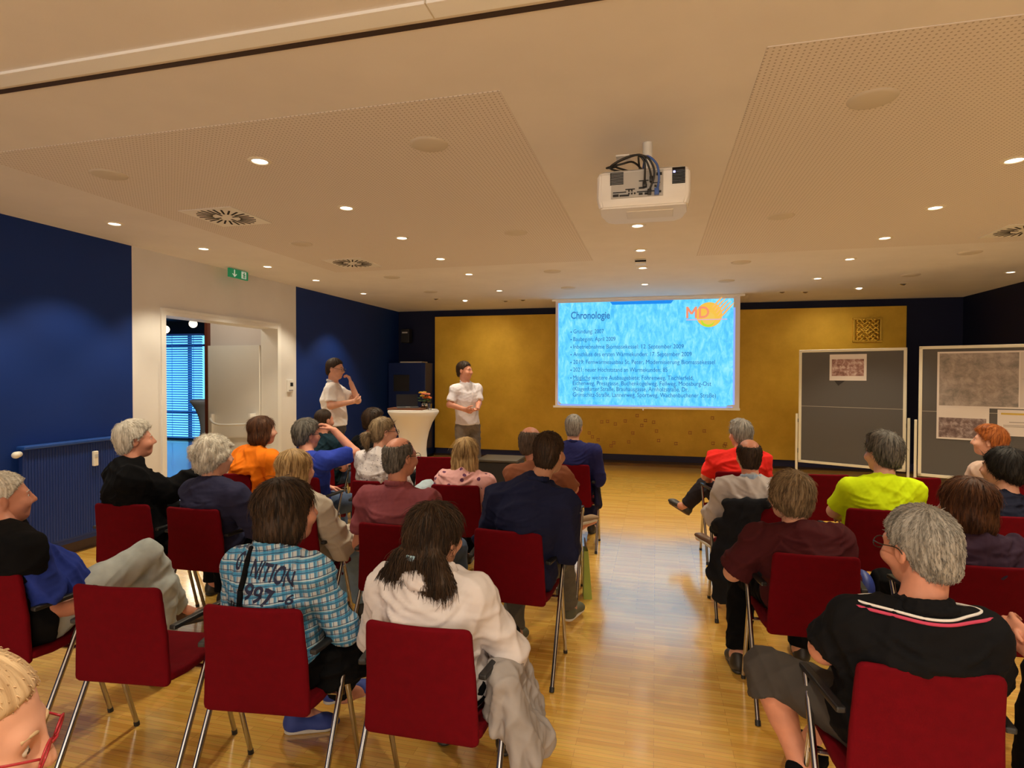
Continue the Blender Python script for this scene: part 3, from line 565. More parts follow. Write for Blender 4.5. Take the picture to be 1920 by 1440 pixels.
# ------------------------------------------------------------------ smooth solids: distance fields turned into meshes
class SDF:
    def __init__(s): s.P = []
    def _add(s, fn, lo, hi, k, op, clip): s.P.append((fn, np.array(lo, float), np.array(hi, float), k, op, clip)); return s
    def cone(s, a, b, ra, rb=None, k=.02, op='u', clip=None):
        a = np.array(a, float); b = np.array(b, float); rb = ra if rb is None else rb; ba = b-a; L2 = max(1e-9, ba@ba); r = max(ra, rb)
        def fn(x, y, z):
            px, py, pz = x-a[0], y-a[1], z-a[2]; h = np.clip((px*ba[0]+py*ba[1]+pz*ba[2])/L2, 0, 1)
            return np.sqrt((px-ba[0]*h)**2+(py-ba[1]*h)**2+(pz-ba[2]*h)**2)-(ra+(rb-ra)*h)
        return s._add(fn, np.minimum(a, b)-r, np.maximum(a, b)+r, k, op, clip)
    def ell(s, c, r, R=None, k=.02, op='u', clip=None):
        c = np.array(c, float); r = np.array(r, float); Q = np.eye(3) if R is None else np.array(R, float)
        def fn(x, y, z):
            px, py, pz = x-c[0], y-c[1], z-c[2]
            u = px*Q[0, 0]+py*Q[1, 0]+pz*Q[2, 0]; v = px*Q[0, 1]+py*Q[1, 1]+pz*Q[2, 1]; w = px*Q[0, 2]+py*Q[1, 2]+pz*Q[2, 2]
            k0 = np.sqrt((u/r[0])**2+(v/r[1])**2+(w/r[2])**2); k1 = np.sqrt((u/r[0]**2)**2+(v/r[1]**2)**2+(w/r[2]**2)**2)+1e-9
            return k0*(k0-1)/k1
        e = np.abs(Q)@r
        return s._add(fn, c-e, c+e, k, op, clip)
    def tube(s, a, b, ra, rb, xd, k=.03, op='u', clip=None):
        """elliptical tapered limb: ra, rb = (half width along xd, half depth)"""
        a = np.array(a, float); b = np.array(b, float); ba = b-a; L = np.linalg.norm(ba); t = ba/L
        xd = np.array(xd, float); xd = xd-t*(xd@t); xd /= np.linalg.norm(xd); yd = np.cross(t, xd); r = max(*ra, *rb)
        def fn(x, y, z):
            px, py, pz = x-a[0], y-a[1], z-a[2]; h = px*t[0]+py*t[1]+pz*t[2]; hc = np.clip(h, 0, L); e = h-hc; q = hc/L
            rx = ra[0]+(rb[0]-ra[0])*q; ry = ra[1]+(rb[1]-ra[1])*q
            u = px*xd[0]+py*xd[1]+pz*xd[2]; v = px*yd[0]+py*yd[1]+pz*yd[2]; m = np.minimum(rx, ry)
            k0 = np.sqrt((u/rx)**2+(v/ry)**2+(e/m)**2); k1 = np.sqrt((u/rx**2)**2+(v/ry**2)**2+(e/m**2)**2)+1e-9
            return np.where(k0 < .3, (k0-1)*m, k0*(k0-1)/k1)
        return s._add(fn, np.minimum(a, b)-r, np.maximum(a, b)+r, k, op, clip)
    def rbox(s, c, h, r, R=None, k=.01, op='u'):
        c = np.array(c, float); h = np.array(h, float)-r; Q = np.eye(3) if R is None else np.array(R, float)
        def fn(x, y, z):
            px, py, pz = x-c[0], y-c[1], z-c[2]
            u = np.abs(px*Q[0, 0]+py*Q[1, 0]+pz*Q[2, 0])-h[0]; v = np.abs(px*Q[0, 1]+py*Q[1, 1]+pz*Q[2, 1])-h[1]; w = np.abs(px*Q[0, 2]+py*Q[1, 2]+pz*Q[2, 2])-h[2]
            return np.sqrt(np.maximum(u, 0)**2+np.maximum(v, 0)**2+np.maximum(w, 0)**2)+np.minimum(np.maximum(u, np.maximum(v, w)), 0)-r
        e = np.abs(Q)@(h+r)
        return s._add(fn, c-e, c+e, k, op, None)
    def half(s, fn): s.P.append((fn, None, None, .012, 'i', None)); return s    # keep where fn < 0
    def mesh(s, v):
        us = [p for p in s.P if p[4] == 'u']
        lo = np.min([p[1] for p in us], 0)-3*v; hi = np.max([p[2] for p in us], 0)+3*v
        n = np.ceil((hi-lo)/v).astype(int)+1; F = np.full(n, .5, np.float32); ax = [lo[i]+v*np.arange(n[i]) for i in range(3)]
        for fn, a, b, k, op, clip in s.P:
            if a is None: i0 = np.zeros(3, int); i1 = n
            else:
                mg = k+3*v; i0 = np.maximum(0, np.floor((a-mg-lo)/v).astype(int)); i1 = np.minimum(n, np.ceil((b+mg-lo)/v).astype(int)+1)
            if (i1 <= i0).any(): continue
            x = ax[0][i0[0]:i1[0], None, None]; y = ax[1][None, i0[1]:i1[1], None]; z = ax[2][None, None, i0[2]:i1[2]]
            d = np.broadcast_to(fn(x, y, z), tuple(i1-i0)); S = F[i0[0]:i1[0], i0[1]:i1[1], i0[2]:i1[2]]
            if clip:
                for cp, cn in clip: d = np.maximum(d, (x-cp[0])*cn[0]+(y-cp[1])*cn[1]+(z-cp[2])*cn[2])
            if op == 'u': h = np.maximum(k-np.abs(S-d), 0)/k; S[...] = np.minimum(S, d)-h*h*k*.25
            else:
                if op == 's': d = -d
                h = np.maximum(k-np.abs(S-d), 0)/k; S[...] = np.maximum(S, d)+h*h*k*.25
        return surface_net(F, lo, v)
def surface_net(F, lo, v):
    I = F < 0; nx, ny, nz = F.shape; c = np.zeros((nx-1, ny-1, nz-1), np.uint8)
    C8 = [(i, j, k) for i in (0, 1) for j in (0, 1) for k in (0, 1)]
    for i, j, k in C8: c += I[i:nx-1+i, j:ny-1+j, k:nz-1+k]
    mk = (c > 0) & (c < 8); ix = np.argwhere(mk); vals = np.stack([F[ix[:, 0]+i, ix[:, 1]+j, ix[:, 2]+k] for i, j, k in C8], 1)
    acc = np.zeros((len(ix), 3)); cnt = np.zeros(len(ix))
    for a in range(8):
        for b in range(a+1, 8):
            d = np.abs(np.subtract(C8[a], C8[b]))
            if d.sum() != 1: continue
            m = (vals[:, a] < 0) != (vals[:, b] < 0); t = vals[m, a]/(vals[m, a]-vals[m, b])
            acc[m] += np.array(C8[a])+(np.array(C8[b])-np.array(C8[a]))*t[:, None]; cnt[m] += 1
    V = (ix+acc/cnt[:, None])*v+lo; vid = np.full(c.shape, -1, np.int64); vid[mk] = np.arange(len(ix)); Q = []
    for axn in range(3):
        A = np.moveaxis(I, axn, 0); e = np.argwhere(A[:-1] != A[1:]); sg = A[e[:, 0], e[:, 1], e[:, 2]]; G = np.moveaxis(vid, axn, 0)
        ok = (e[:, 1] > 0) & (e[:, 2] > 0) & (e[:, 1] < A.shape[1]-1) & (e[:, 2] < A.shape[2]-1); e = e[ok]; sg = sg[ok]
        q = np.stack([G[e[:, 0], e[:, 1]-1, e[:, 2]-1], G[e[:, 0], e[:, 1], e[:, 2]-1], G[e[:, 0], e[:, 1], e[:, 2]], G[e[:, 0], e[:, 1]-1, e[:, 2]]], 1)
        fl = sg if axn != 1 else ~sg; q[~fl] = q[~fl][:, ::-1]; Q.append(q)
    return V, np.concatenate(Q)
def normals(V, Q):
    n = np.cross(V[Q[:, 2]]-V[Q[:, 0]], V[Q[:, 3]]-V[Q[:, 1]]); N = np.zeros_like(V)
    for i in range(4):
        for a in range(3): N[:, a] += np.bincount(Q[:, i], n[:, a], len(V))
    return N/(np.linalg.norm(N, axis=1)[:, None]+1e-12)
def np_mesh(name, V, Q, attrs=None):
    me = D.meshes.new(name); me.vertices.add(len(V)); me.vertices.foreach_set('co', np.asarray(V, np.float32).ravel())
    me.loops.add(Q.size); me.loops.foreach_set('vertex_index', Q.astype(np.int32).ravel())
    me.polygons.add(len(Q)); me.polygons.foreach_set('loop_start', np.arange(0, Q.size, 4, dtype=np.int32))
    me.update(calc_edges=True); me.shade_smooth()
    for k, a in (attrs or {}).items():
        if a.ndim == 2: me.attributes.new(k, 'FLOAT_VECTOR', 'POINT').data.foreach_set('vector', a.astype(np.float32).ravel())
        else: me.attributes.new(k, 'FLOAT', 'POINT').data.foreach_set('value', a.astype(np.float32))
    return me
def wrinkle(V, Q, seed, amp, wl):
    r = np.random.RandomState(seed); N = normals(V, Q); d = np.zeros(len(V)); n = 5
    for i in range(n):
        k = r.normal(size=3); k *= 2*math.pi/wl*r.uniform(.55, 1.2)/np.linalg.norm(k); q = r.normal(size=3)*6
        w = np.sin(V@k+r.uniform(0, 6)+1.3*np.sin(V@q+r.uniform(0, 6))); m = .5+.5*np.sin(V@(r.normal(size=3)*5)+r.uniform(0, 6))
        d += (1-np.sqrt(w*w+.03))**2*m
    return V+N*(d*amp)[:, None]
# ------------------------------------------------------------------ red stacking chair
sb_ = SDF()
def back_fn(x, y, z):
    hw = .19+(.82-z)*.05; u = np.abs(x)*(.19/hw); yy = y+(z-.42)*.115-.018*(x/.19)**2*np.clip((z-.42)*5, 0, 1)-.0
    a = np.maximum(u-.165, 0); b = np.maximum(np.abs(z-.615)-.18, 0); e = np.sqrt(a*a+b*b)-.025; d = np.abs(yy)-.013
    return np.sqrt(np.maximum(e+.011, 0)**2+np.maximum(d+.011, 0)**2)+np.minimum(np.maximum(e, d)+.011, 0)-.011
sb_._add(back_fn, (-.23, -.07, .4), (.23, .06, .83), .01, 'u', None); BACK = sb_.mesh(.0075)
ss_ = SDF()
def seat_fn(x, y, z):
    zz = z-.435+.05*np.clip((y-.36)/.1, 0, 1)**2-.015*np.clip((.1-y)/.1, 0, 1)+.006*np.cos(x*8)
    a = np.maximum(np.abs(x)-.18, 0); b = np.maximum(np.abs(y-.225)-.20, 0); e = np.sqrt(a*a+b*b)-.035; d = np.abs(zz)-.02
    return np.sqrt(np.maximum(e+.015, 0)**2+np.maximum(d+.015, 0)**2)+np.minimum(np.maximum(e, d)+.015, 0)-.015
ss_._add(seat_fn, (-.24, -.03, .36), (.24, .48, .48), .01, 'u', None); SEAT = ss_.mesh(.0085)
CH = empty('stacking_chair', (0, 0, -5))
link('seat', np_mesh('seat', *SEAT), M['red'], CH); link('backrest', np_mesh('backrest', *BACK), M['red'], CH)
for s in (-1, 1):
    x = .258*s
    l = MB().tube([(x, -.07, .012), (x, .245, .635)], .0115, sub=0, n=10).build('leg', M['chrome'], CH, smooth=True)
    MB().cyl((x, -.078, 0), (x, -.068, .022), .0135, n=10).build('foot_cap', M['black'], l)
    l = MB().tube([(x, .155, .455), (x-.004*s, .19, .462), (x-.008*s, .225, .43), (x-.01*s, .36, .012)], .0105, sub=4, n=10).build('leg', M['chrome'], CH, smooth=True)
    MB().cyl((x-.01*s, .361, 0), (x-.01*s, .357, .02), .0125, n=10).build('foot_cap', M['black'], l)
    MB().box((x-.016, -.005, .640), (x+.014, .275, .660), .006, rot=Matrix.Rotation(s*math.radians(-8), 3, 'Z'), piv=(x, .275, .65)).build('armrest', M['black'], CH)
    MB().tube([(x, .175, .41), (x-.03*s, .18, .405), (.1*s, .18, .405)], .009, sub=3).build('side_bracket', M['chrome'], CH, smooth=True)
MB().tube([(-.23, .18, .405), (.23, .18, .405)], .01, sub=0).tube([(-.2, .33, .40), (.2, .33, .40)], .008, sub=0).build('seat_rail', M['chrome'], CH, smooth=True)
CHN = [0]; CHAIRS = []
def chair(x, y, deg, label):
    c = CH if CHN[0] == 0 else copy_tree(CH); CHN[0] += 1
    CHAIRS.append((x, y, math.radians(deg))); c.location = (x, y, 0); c.rotation_euler = (0, 0, math.radians(deg)); return tag(c, 'red upholstered chrome chair '+label, 'chair', 'red audience chairs')
# ------------------------------------------------------------------ people
SKIN = {'fair': mat('skin_fair', (.66, .34, .235), .5, var=.07, vs=18, spec=.35), 'ruddy': mat('skin_ruddy', (.60, .26, .17), .5, var=.10, vs=18, spec=.35), 'tan': mat('skin_tan', (.50, .24, .145), .5, var=.07, vs=18, spec=.35)}
HAIR = {'brown': hair_mat('hair_brown', (.012, .006, .003), (.060, .030, .014)), 'auburn': hair_mat('hair_auburn', (.03, .010, .004), (.15, .058, .022)), 'black': hair_mat('hair_black', (.004, .003, .003), (.018, .013, .010)),
        'grey': hair_mat('hair_grey', (.13, .12, .105), (.46, .43, .39)), 'dkgrey': hair_mat('hair_dark_grey', (.03, .027, .022), (.21, .185, .155)), 'white': hair_mat('hair_white', (.40, .36, .30), (.85, .80, .70)), 'pale': hair_mat('hair_pale_blond', (.36, .22, .11), (.70, .50, .30)), 'blond': hair_mat('hair_blond', (.17, .09, .03), (.62, .42, .19)),
        'dkblond': hair_mat('hair_dark_blond', (.09, .055, .028), (.36, .25, .135)), 'red': hair_mat('hair_red', (.20, .045, .008), (.60, .19, .04)), 'stubble': hair_mat('hair_cropped', (.06, .04, .03), (.15, .10, .07))}
def lerp(a, b, t): return np.array(a)*(1-t)+np.array(b)*t
def unit(v): v = np.array(v, float); return v/(np.linalg.norm(v)+1e-12)
def hand(S, w, f, n, left, curl=.5, sc=1.0, spread=.02, thumb=.3, r=1.0):
    f = unit(f); n = unit(np.array(n)-f*np.dot(n, f)); s = np.cross(f, n)*(-1 if left else 1)
    kb = [w+f*(.088-.006*abs(i-1))*sc+s*(1.5-i)*.0215*sc for i in range(4)]
    for i in range(4): S.cone(w+s*(1.5-i)*.013*sc, kb[i], .0145*sc, .0115*sc, k=.014)
    for i in range(4):
        L = (.072, .08, .074, .058)[i]*sc; p = kb[i]; a = curl*.35; dr = unit(f+s*(1.5-i)*spread*4)
        for q, fr in enumerate((.46, .31, .25)):
            a_ = a+curl*(.75*q+.35); d = dr*math.cos(a_)+n*math.sin(a_); e = p+d*L*fr; rr = (.0095, .0085, .0075)[q]*sc*r
            S.cone(p, e, rr, rr*.92, k=.004); p = e
    p = w+f*.022*sc+s*.024*sc; d = unit(s*.8+f*.75+n*.35)
    for q, Lq in enumerate((.042, .032, .026)):
        e = p+d*Lq*sc; S.cone(p, e, (.0135, .0112, .0098)[q]*sc, (.0115, .0102, .0085)[q]*sc, k=.008); p = e; d = unit(d*(1-thumb)+f*thumb+n*thumb*.6)
def head_sdf(S, H, R, hs, neck, jaw=1.0, nose=1.0):
    P = lambda *v: H+R@(np.array(v)*hs)
    S.ell(P(0, -.012, .032), np.array((.076, .096, .086))*hs, R, .02); S.ell(P(0, .034, -.03), np.array((.060*jaw, .062, .084))*hs, R, .03)
    S.ell(P(0, .052, -.088), np.array((.036*jaw, .034, .026))*hs, R, .03); S.cone(P(-.034, .078, .020), P(.034, .078, .020), .013*hs, k=.02)
    S.cone(P(0, .094, .012), P(0, .114*nose, -.026), .008*hs, .0115*hs, k=.012); S.cone(P(-.012, .098, -.032), P(.012, .098, -.032), .009*hs, k=.01)
    S.ell(P(-.031, .103, .003), np.array((.017, .014, .012))*hs, R, .015, 's'); S.ell(P(.031, .103, .003), np.array((.017, .014, .012))*hs, R, .015, 's')
    for sx in (-1, 1): S.ell(P(.042*sx, .068, -.03), np.array((.024, .026, .022))*hs, R, .03)
    S.cone(P(-.018, .088, -.056), P(.018, .088, -.056), .0065*hs, k=.008); S.cone(P(-.015, .086, -.067), P(.015, .086, -.067), .007*hs, k=.006)
    for sx in (-1, 1):
        S.ell(P(.077*sx, -.008, -.006), np.array((.009, .019, .031))*hs, R, .008); S.ell(P(.085*sx, -.004, -.004), np.array((.006, .010, .018))*hs, R, .006, 's')
    S.cone(P(0, -.022, -.05), neck, .052*hs, .062*hs, k=.03)
def hair_sdf(style, H, R, hs, seed):
    S = SDF(); P = lambda *v: H+R@(np.array(v)*hs); E = lambda c, r, k=.03, op='u': S.ell(P(*c), np.array(r)*hs, R, k, op)
    def loc(x, y, z):
        px, py, pz = x-H[0], y-H[1], z-H[2]
        return [(px*R[0, i]+py*R[1, i]+pz*R[2, i])/hs for i in range(3)]
    ys = np.array([-.12, -.06, -.03, -.012, .0, .03, .05, .075, .12])
    def line(zs): return lambda x, y, z: (lambda u, v, w: (np.interp(v, ys, zs)-w)*.7*hs)(*loc(x, y, z))
    def ears(k=.004):
        for sx in (-1, 1): E((.085*sx, -.004, -.012), (.03, .021, .034), k, 's')
    if style in ('short', 'full', 'crop'):
        t = {'short': .0075, 'full': .019, 'crop': .004}[style]
        E((0, -.014, .036), (.077+t, .097+t, .088+t*1.2)); E((0, -.055, -.03), (.060+t*.6, .050+t*.5, .070))
        if style == 'full': E((.01, .034, .098), (.060, .046, .033)); E((-.03, 0, .11), (.05, .06, .03))
        S.half(line([-.082, -.076, -.04, .008, -.004, .03, .052, .072, .085])); ears()
    elif style in ('bald', 'ring'):
        E((0, -.014, .03), (.083, .105, .082)); E((0, -.058, -.03), (.066, .054, .070)); S.half(line([-.092, -.085, -.045, .0, -.012, .034, .17, .2, .2])); ears()
        if style == 'bald': E((0, .030, .10), (.064, .104, .088), .02, 's')
        else: E((0, -.036, .09), (.046, .052, .10), .03, 's')
    elif style == 'bob':
        E((0, -.020, .040), (.098, .112, .096)); E((.055, -.01, -.04), (.046, .062, .085)); E((-.055, -.01, -.04), (.046, .062, .085)); E((0, -.068, -.05), (.080, .055, .085))
        S.half(line([-.135, -.13, -.125, -.12, -.11, -.06, .02, .062, .07]))
    elif style == 'shortbob':
        E((0, -.020, .040), (.094, .110, .098)); E((0, -.06, -.02), (.082, .060, .075)); E((.05, -.0, -.0), (.042, .05, .06)); E((-.05, -.0, -.0), (.042, .05, .06))
        S.half(line([-.10, -.098, -.07, -.05, -.045, -.01, .03, .06, .07]))
    elif style == 'curly':
        E((0, -.018, .045), (.104, .118, .105)); E((0, -.06, -.02), (.092, .072, .085)); r = np.random.RandomState(seed)
        for i in range(46):
            d = unit(r.normal(size=3)); d[1] -= .25; d[2] = abs(d[2])-.45; d = unit(d); E((d[0]*.094, -.02+d[1]*.105, .035+d[2]*.1), (.028, .028, .025), .012)
        S.half(line([-.11, -.105, -.08, -.05, -.04, -.005, .035, .062, .07]))
    elif style == 'long':
        E((0, -.018, .036), (.089, .106, .092)); E((0, -.065, -.06), (.096, .048, .12)); E((0, -.085, -.17), (.108, .036, .13)); E((.07, -.035, -.07), (.034, .048, .13)); E((-.07, -.035, -.07), (.034, .048, .13))
        S.half(line([-.30, -.29, -.26, -.22, -.2, -.1, .03, .066, .075]))
    elif style == 'wavy':
        E((0, -.018, .036), (.090, .108, .094)); E((0, -.07, -.03), (.082, .055, .085)); r = np.random.RandomState(seed)
        for i in range(15):
            x = -.12+.24*i/14; S.cone(P(x*.55, -.095, -.06), P(x*.95, -.105+.02*r.rand(), -.13), .032*hs, .03*hs, k=.02); S.cone(P(x*.95, -.105, -.13), P(x*1.06+.015*r.normal(), -.10+.015*r.normal(), -.19-.035*r.rand()), .028*hs, .010*hs, k=.012)
        S.half(line([-.4, -.4, -.3, -.25, -.2, -.08, .03, .066, .075]))
    elif style == 'pony':
        E((0, -.014, .036), (.083, .103, .092)); E((0, -.055, -.02), (.072, .055, .065)); S.half(line([-.085, -.08, -.04, .0, .0, .035, .055, .07, .08])); ears()
        E((0, -.135, -.012), (.020, .022, .02), .01); E((0, -.155, -.045), (.038, .034, .055), .015); E((0, -.140, -.10), (.022, .020, .035), .02)
    return S
def flow_of(V, H, R, hs):
    L = (V-H)@R/hs; c = L-np.array((0, -.045, .0)); rad = np.hypot(c[:, 0], c[:, 1])+1e-6
    return np.stack([c[:, 0]/rad, c[:, 1]/rad, np.arctan2(rad, c[:, 2]+.02)*.22+L[:, 2]*.6], 1)
def strands(V, Q, H, R, hs, n, ln, rad, seed, down=0., lift=.35):
    r = np.random.RandomState(seed); N = normals(V, Q); ok = np.flatnonzero((V-H)@R[:, 2] > -.16*hs) if ln < .085 else np.arange(len(V)); id_ = ok[r.randint(0, len(ok), n)]; p = V[id_]; nn = N[id_]; crown = H+R@(np.array((0, -.05, .11))*hs)
    t = p-crown+R@np.array((0, .0, -down)); t = t-nn*np.sum(t*nn, 1)[:, None]; t /= np.linalg.norm(t, axis=1)[:, None]+1e-9; t += r.normal(size=t.shape)*.14
    b = np.cross(t, nn); L = ln*r.uniform(.5, 1.2, n); VV = []; QQ = []; base = 0
    prof = (.35, 1., .8, .1); ang = [0, 2.09, 4.19]
    for k in range(4):
        s = k/3; c = p-nn*.003+t*(L*s)[:, None]+nn*((lift*.02*math.sin(s*2.2))-(s*s)*L[:, None]**2/.2)
        for a in ang: VV.append(c+(nn*math.cos(a)+b*math.sin(a))*rad*prof[k])
    VV = np.stack(VV, 1).reshape(-1, 3); i0 = np.arange(n)*12
    for k in range(3):
        for a in range(3): QQ.append(np.stack([i0+k*3+a, i0+k*3+(a+1) % 3, i0+(k+1)*3+(a+1) % 3, i0+(k+1)*3+a], 1))
    return VV, np.concatenate(QQ), np.repeat(r.uniform(-.12, .16, n), 12)
def shoe(parent, heel, toe, m, sole_m, name='shoe', high=0, up=(0, 0, 1)):
    heel = np.array(heel, float); toe = np.array(toe, float); f = unit(toe-heel); up = unit(np.array(up, float)-f*np.dot(up, f)); s = np.cross(f, up); R = np.stack([s, f, up], 1); L = np.linalg.norm(toe-heel)
    P = lambda x, y, z: heel+R@np.array((x, y, z)); S = SDF()
    S.ell(P(0, .045, .045), (.036, .05, .048), R, .02); S.cone(P(0, .05, .04), P(0, L-.07, .030), .036, .037, k=.03); S.ell(P(0, L-.06, .026), (.043, .062, .030), R, .03); S.cone(P(0, .045, .05), P(0, .04, .085+high), .036, .035, k=.02)
    S.half(lambda x, y, z: -((x-heel[0])*up[0]+(y-heel[1])*up[1]+(z-heel[2])*up[2]-.012)); V, Q = S.mesh(.006); o = link(name, np_mesh(name, V, Q), m, parent)
    S = SDF(); S.cone(P(0, .035, .011), P(0, L-.06, .011), .036, .043, k=.01); S.half(lambda x, y, z: np.abs((x-heel[0])*up[0]+(y-heel[1])*up[1]+(z-heel[2])*up[2]-.011)-.011)
    V, Q = S.mesh(.0055); link('sole', np_mesh('sole', V, Q), sole_m, o); return o
def rotm(yaw, pitch=0, roll=0):
    return np.array(Matrix.Rotation(math.radians(yaw), 3, 'Z') @ Matrix.Rotation(math.radians(pitch), 3, 'X') @ Matrix.Rotation(math.radians(roll), 3, 'Y'))
M['denim'] = mat('blue_denim', (.06, .10, .19), .85, var=.2, vs=14); M['denim_pale'] = mat('pale_denim', (.38, .42, .42), .85, var=.16, vs=12)
M['black_cloth'] = mat('black_cloth', (.0045, .0045, .0055), .95, var=.15, vs=20, spec=.12); M['khaki'] = mat('grey_khaki', (.17, .14, .12), .85, var=.1); M['dkbrown_cloth'] = mat('dark_brown_cloth', (.045, .032, .025), .9)
M['sole_white'] = mat('white_sole', (.66, .62, .55), .6); M['leather_brown'] = mat('brown_leather', (.13, .065, .035), .5); M['leather_dark'] = mat('dark_leather', (.03, .025, .02), .45); M['suede'] = mat('tan_suede', (.36, .25, .15), .9)
EYEW = mat('eye_white', (.75, .70, .66), .25); EYED = mat('eye_iris', (.05, .035, .02), .2)
BROW = {}
def eyes(parent, H, R, hs, off):
    for s in (-1, 1):
        c = H+R@(np.array((.031*s, .080, .003))*hs)-off; f = R@np.array((0, 1, 0))
        o = MB().sphere(c, .0118*hs, 8).build('eye', EYEW, parent, smooth='all'); MB().sphere(c+f*.0074*hs, .0058*hs, 6).build('iris', EYED, o, smooth='all')
        MB().tube([H+R@(np.array(v)*hs)-off for v in ((.016*s, .093, .021), (.03*s, .092, .027), (.047*s, .081, .022))], .0030*hs, sub=3, n=6).build('eyebrow', BROW['m'], parent, smooth='all')
def glasses(parent, H, R, hs, off, m):
    P = lambda x, y, z: H+R@(np.array((x, y, z))*hs)-off; g = MB()
    for s in (-1, 1):
        g.tube([P(s*.034+.023*math.cos(a), .112, .0+.018*math.sin(a)) for a in np.linspace(0, 2*math.pi, 15)], .0018*hs, sub=0, n=6)
        g.tube([P(s*.057, .110, .006), P(s*.077, .06, .008), P(s*.084, -.005, .012), P(s*.082, -.022, -.004)], .0019*hs, sub=4, n=6)
    g.tube([P(-.011, .113, .003), P(0, .117, .006), P(.011, .113, .003)], .0018*hs, sub=3, n=6); g.build('spectacles', m, parent, smooth='all')
def person(label, root, H, hair, skin='fair', shirt=None, pants=None, look=(0, 0, 0), by=0, sw=.178, g=1.0, J=None, hs=1.0, vox=.0075, shoes=None, sole=None, face=True, specs=None, stand=False, belly=0, seed=0, strand=1, jaw=1., extra=None, hidden_legs=False, nm='person', grp='seated audience'):
    g *= .92; off = np.array((root[0], root[1], 0.)); H = np.array(H, float); R = rotm(*look); j = dict()
    rd = np.array((math.cos(math.radians(by)), math.sin(math.radians(by)), 0)); fd = np.array((-rd[1], rd[0], 0)); up = np.array((0, 0, 1.)); J = J or {}
    x, y = root
    j['pel'] = np.array((x, y+.165, .545)); nk = H+R@np.array((0, -.03, -.17))*hs
    if stand: pass
    j['N'] = np.array((nk[0]*.8+x*.2, nk[1]*.7+(y+.10)*.3, nk[2]-.01))
    for k, v in J.items():
        if k in ('pel', 'N'): j[k] = np.array(v, float)
    N = j['N']; pel = j['pel']
    for s, c in ((-1, 'L'), (1, 'R')):
        j['sh'+c] = N+rd*s*sw-up*(.075 if stand else .062); j['el'+c] = j['sh'+c]+rd*s*.055+fd*.07-up*.265; j['wr'+c] = pel+rd*s*.10+fd*.27+up*.10
        j['hip'+c] = pel+rd*s*.088+fd*.02-up*.01
        if stand: j['hip'+c] = pel+rd*s*.09-up*.06; j['kn'+c] = np.array((*(j['hip'+c]+fd*.03+rd*s*.015)[:2], .51)); j['an'+c] = np.array((*(j['hip'+c]-fd*.01+rd*s*.03)[:2], .09)); j['hf'+c] = unit(fd-up*.3); j['hn'+c] = unit(-up); j['cu'+c] = .6; continue
        j['kn'+c] = j['hip'+c]+fd*.42+rd*s*.045-up*.03; j['an'+c] = np.array((*(j['kn'+c]+fd*.01)[:2], .09))
        j['hf'+c] = unit(fd*.8-rd*s*.5-up*.2); j['hn'+c] = unit(-up-rd*s*.15); j['cu'+c] = .55
    for k, v in J.items(): j[k] = np.array(v, float) if not np.isscalar(v) else v
    for s, c in ((-1, 'L'), (1, 'R')):
        if 'heel'+c not in J: a = j['an'+c]; j['heel'+c] = np.array((a[0], a[1], a[2]-.09))-fd*.05; j['toe'+c] = j['heel'+c]+fd*.255+rd*s*.05
    rt = unit(j['shR']-j['shL']); ch = lerp(pel, N, .66)-fd*.012
    def torso(S, o, low=True, top=True):
        if low: S.ell(pel, (.168*g+o, .125*g**.4+o, .115+o), np.stack([rd, fd, up], 1), .05)
        S.tube(lerp(pel, N, .08), ch, (.150*g+o, .112*g**.4+o), (.168*g**.6+o, .118+o), rt, .05)
        if belly: S.ell(lerp(pel, N, .30)+fd*.07*belly, (.135*g+o, .12*belly+o, .15+o), np.stack([rd, fd, up], 1), .06)
        S.tube(ch, N-up*.055, (.168*g**.5+o, .118+o), (.115+o*.7, .072+o*.7), rt, .05)
        for c in 'LR': S.cone(N-up*.02-fd*.012, j['sh'+c]+up*.008, .048+o*.6, .042+o*.8, k=.045); S.cone(lerp(ch, j['sh'+c], .35), j['sh'+c], .075+o, .050+o*.8, k=.05)
    def arm(S, c, o, t0=1, t1=1, loose=0):
        sh, el, wr = j['sh'+c], j['el'+c], j['wr'+c]; d = unit(el-sh); a = g**.5
        if t0 < 1: e = lerp(sh, el, t0); S.cone(sh, e+d*.04, .051*a+o*.8, .045*a+o+loose*.7, k=.03, clip=[(e, d)]); return
        S.cone(sh, el, .054*a+o, .043*a+o, k=.03)
        d2 = unit(wr-el); e = lerp(el, wr, t1); S.cone(el, wr if t1 >= 1 else e+d2*.03, .043*a+o, .029+o+(.006 if t1 < 1 else 0), k=.02, clip=None if t1 >= 1 else [(e, d2)])
    def leg(S, c, o, t1=1, fl=0):
        hp, kn, an = j['hip'+c], j['kn'+c], j['an'+c]
        S.cone(hp, kn, .086*g**.6+o, .058+o, k=.04)
        d = unit(an-kn); e = lerp(kn, an, t1); ra, rb = .056+o, .036+o+fl
        if t1 >= 1: S.cone(kn, an, ra, rb, k=.02); S.cone(lerp(kn, an, .28)-(fd*.018 if not stand else fd*.02), lerp(kn, an, .5), .050+o*.8, .040+o*.8, k=.04)
        else:
            S.cone(kn, e+d*.04, ra, rb if t1 > .6 else .058+o+fl, k=.02, clip=[(e, d)])
            if t1 > .6: S.cone(lerp(kn, an, .28)-fd*(-.02 if stand else .018), lerp(kn, an, .55), .052+o, .042+o, k=.04)
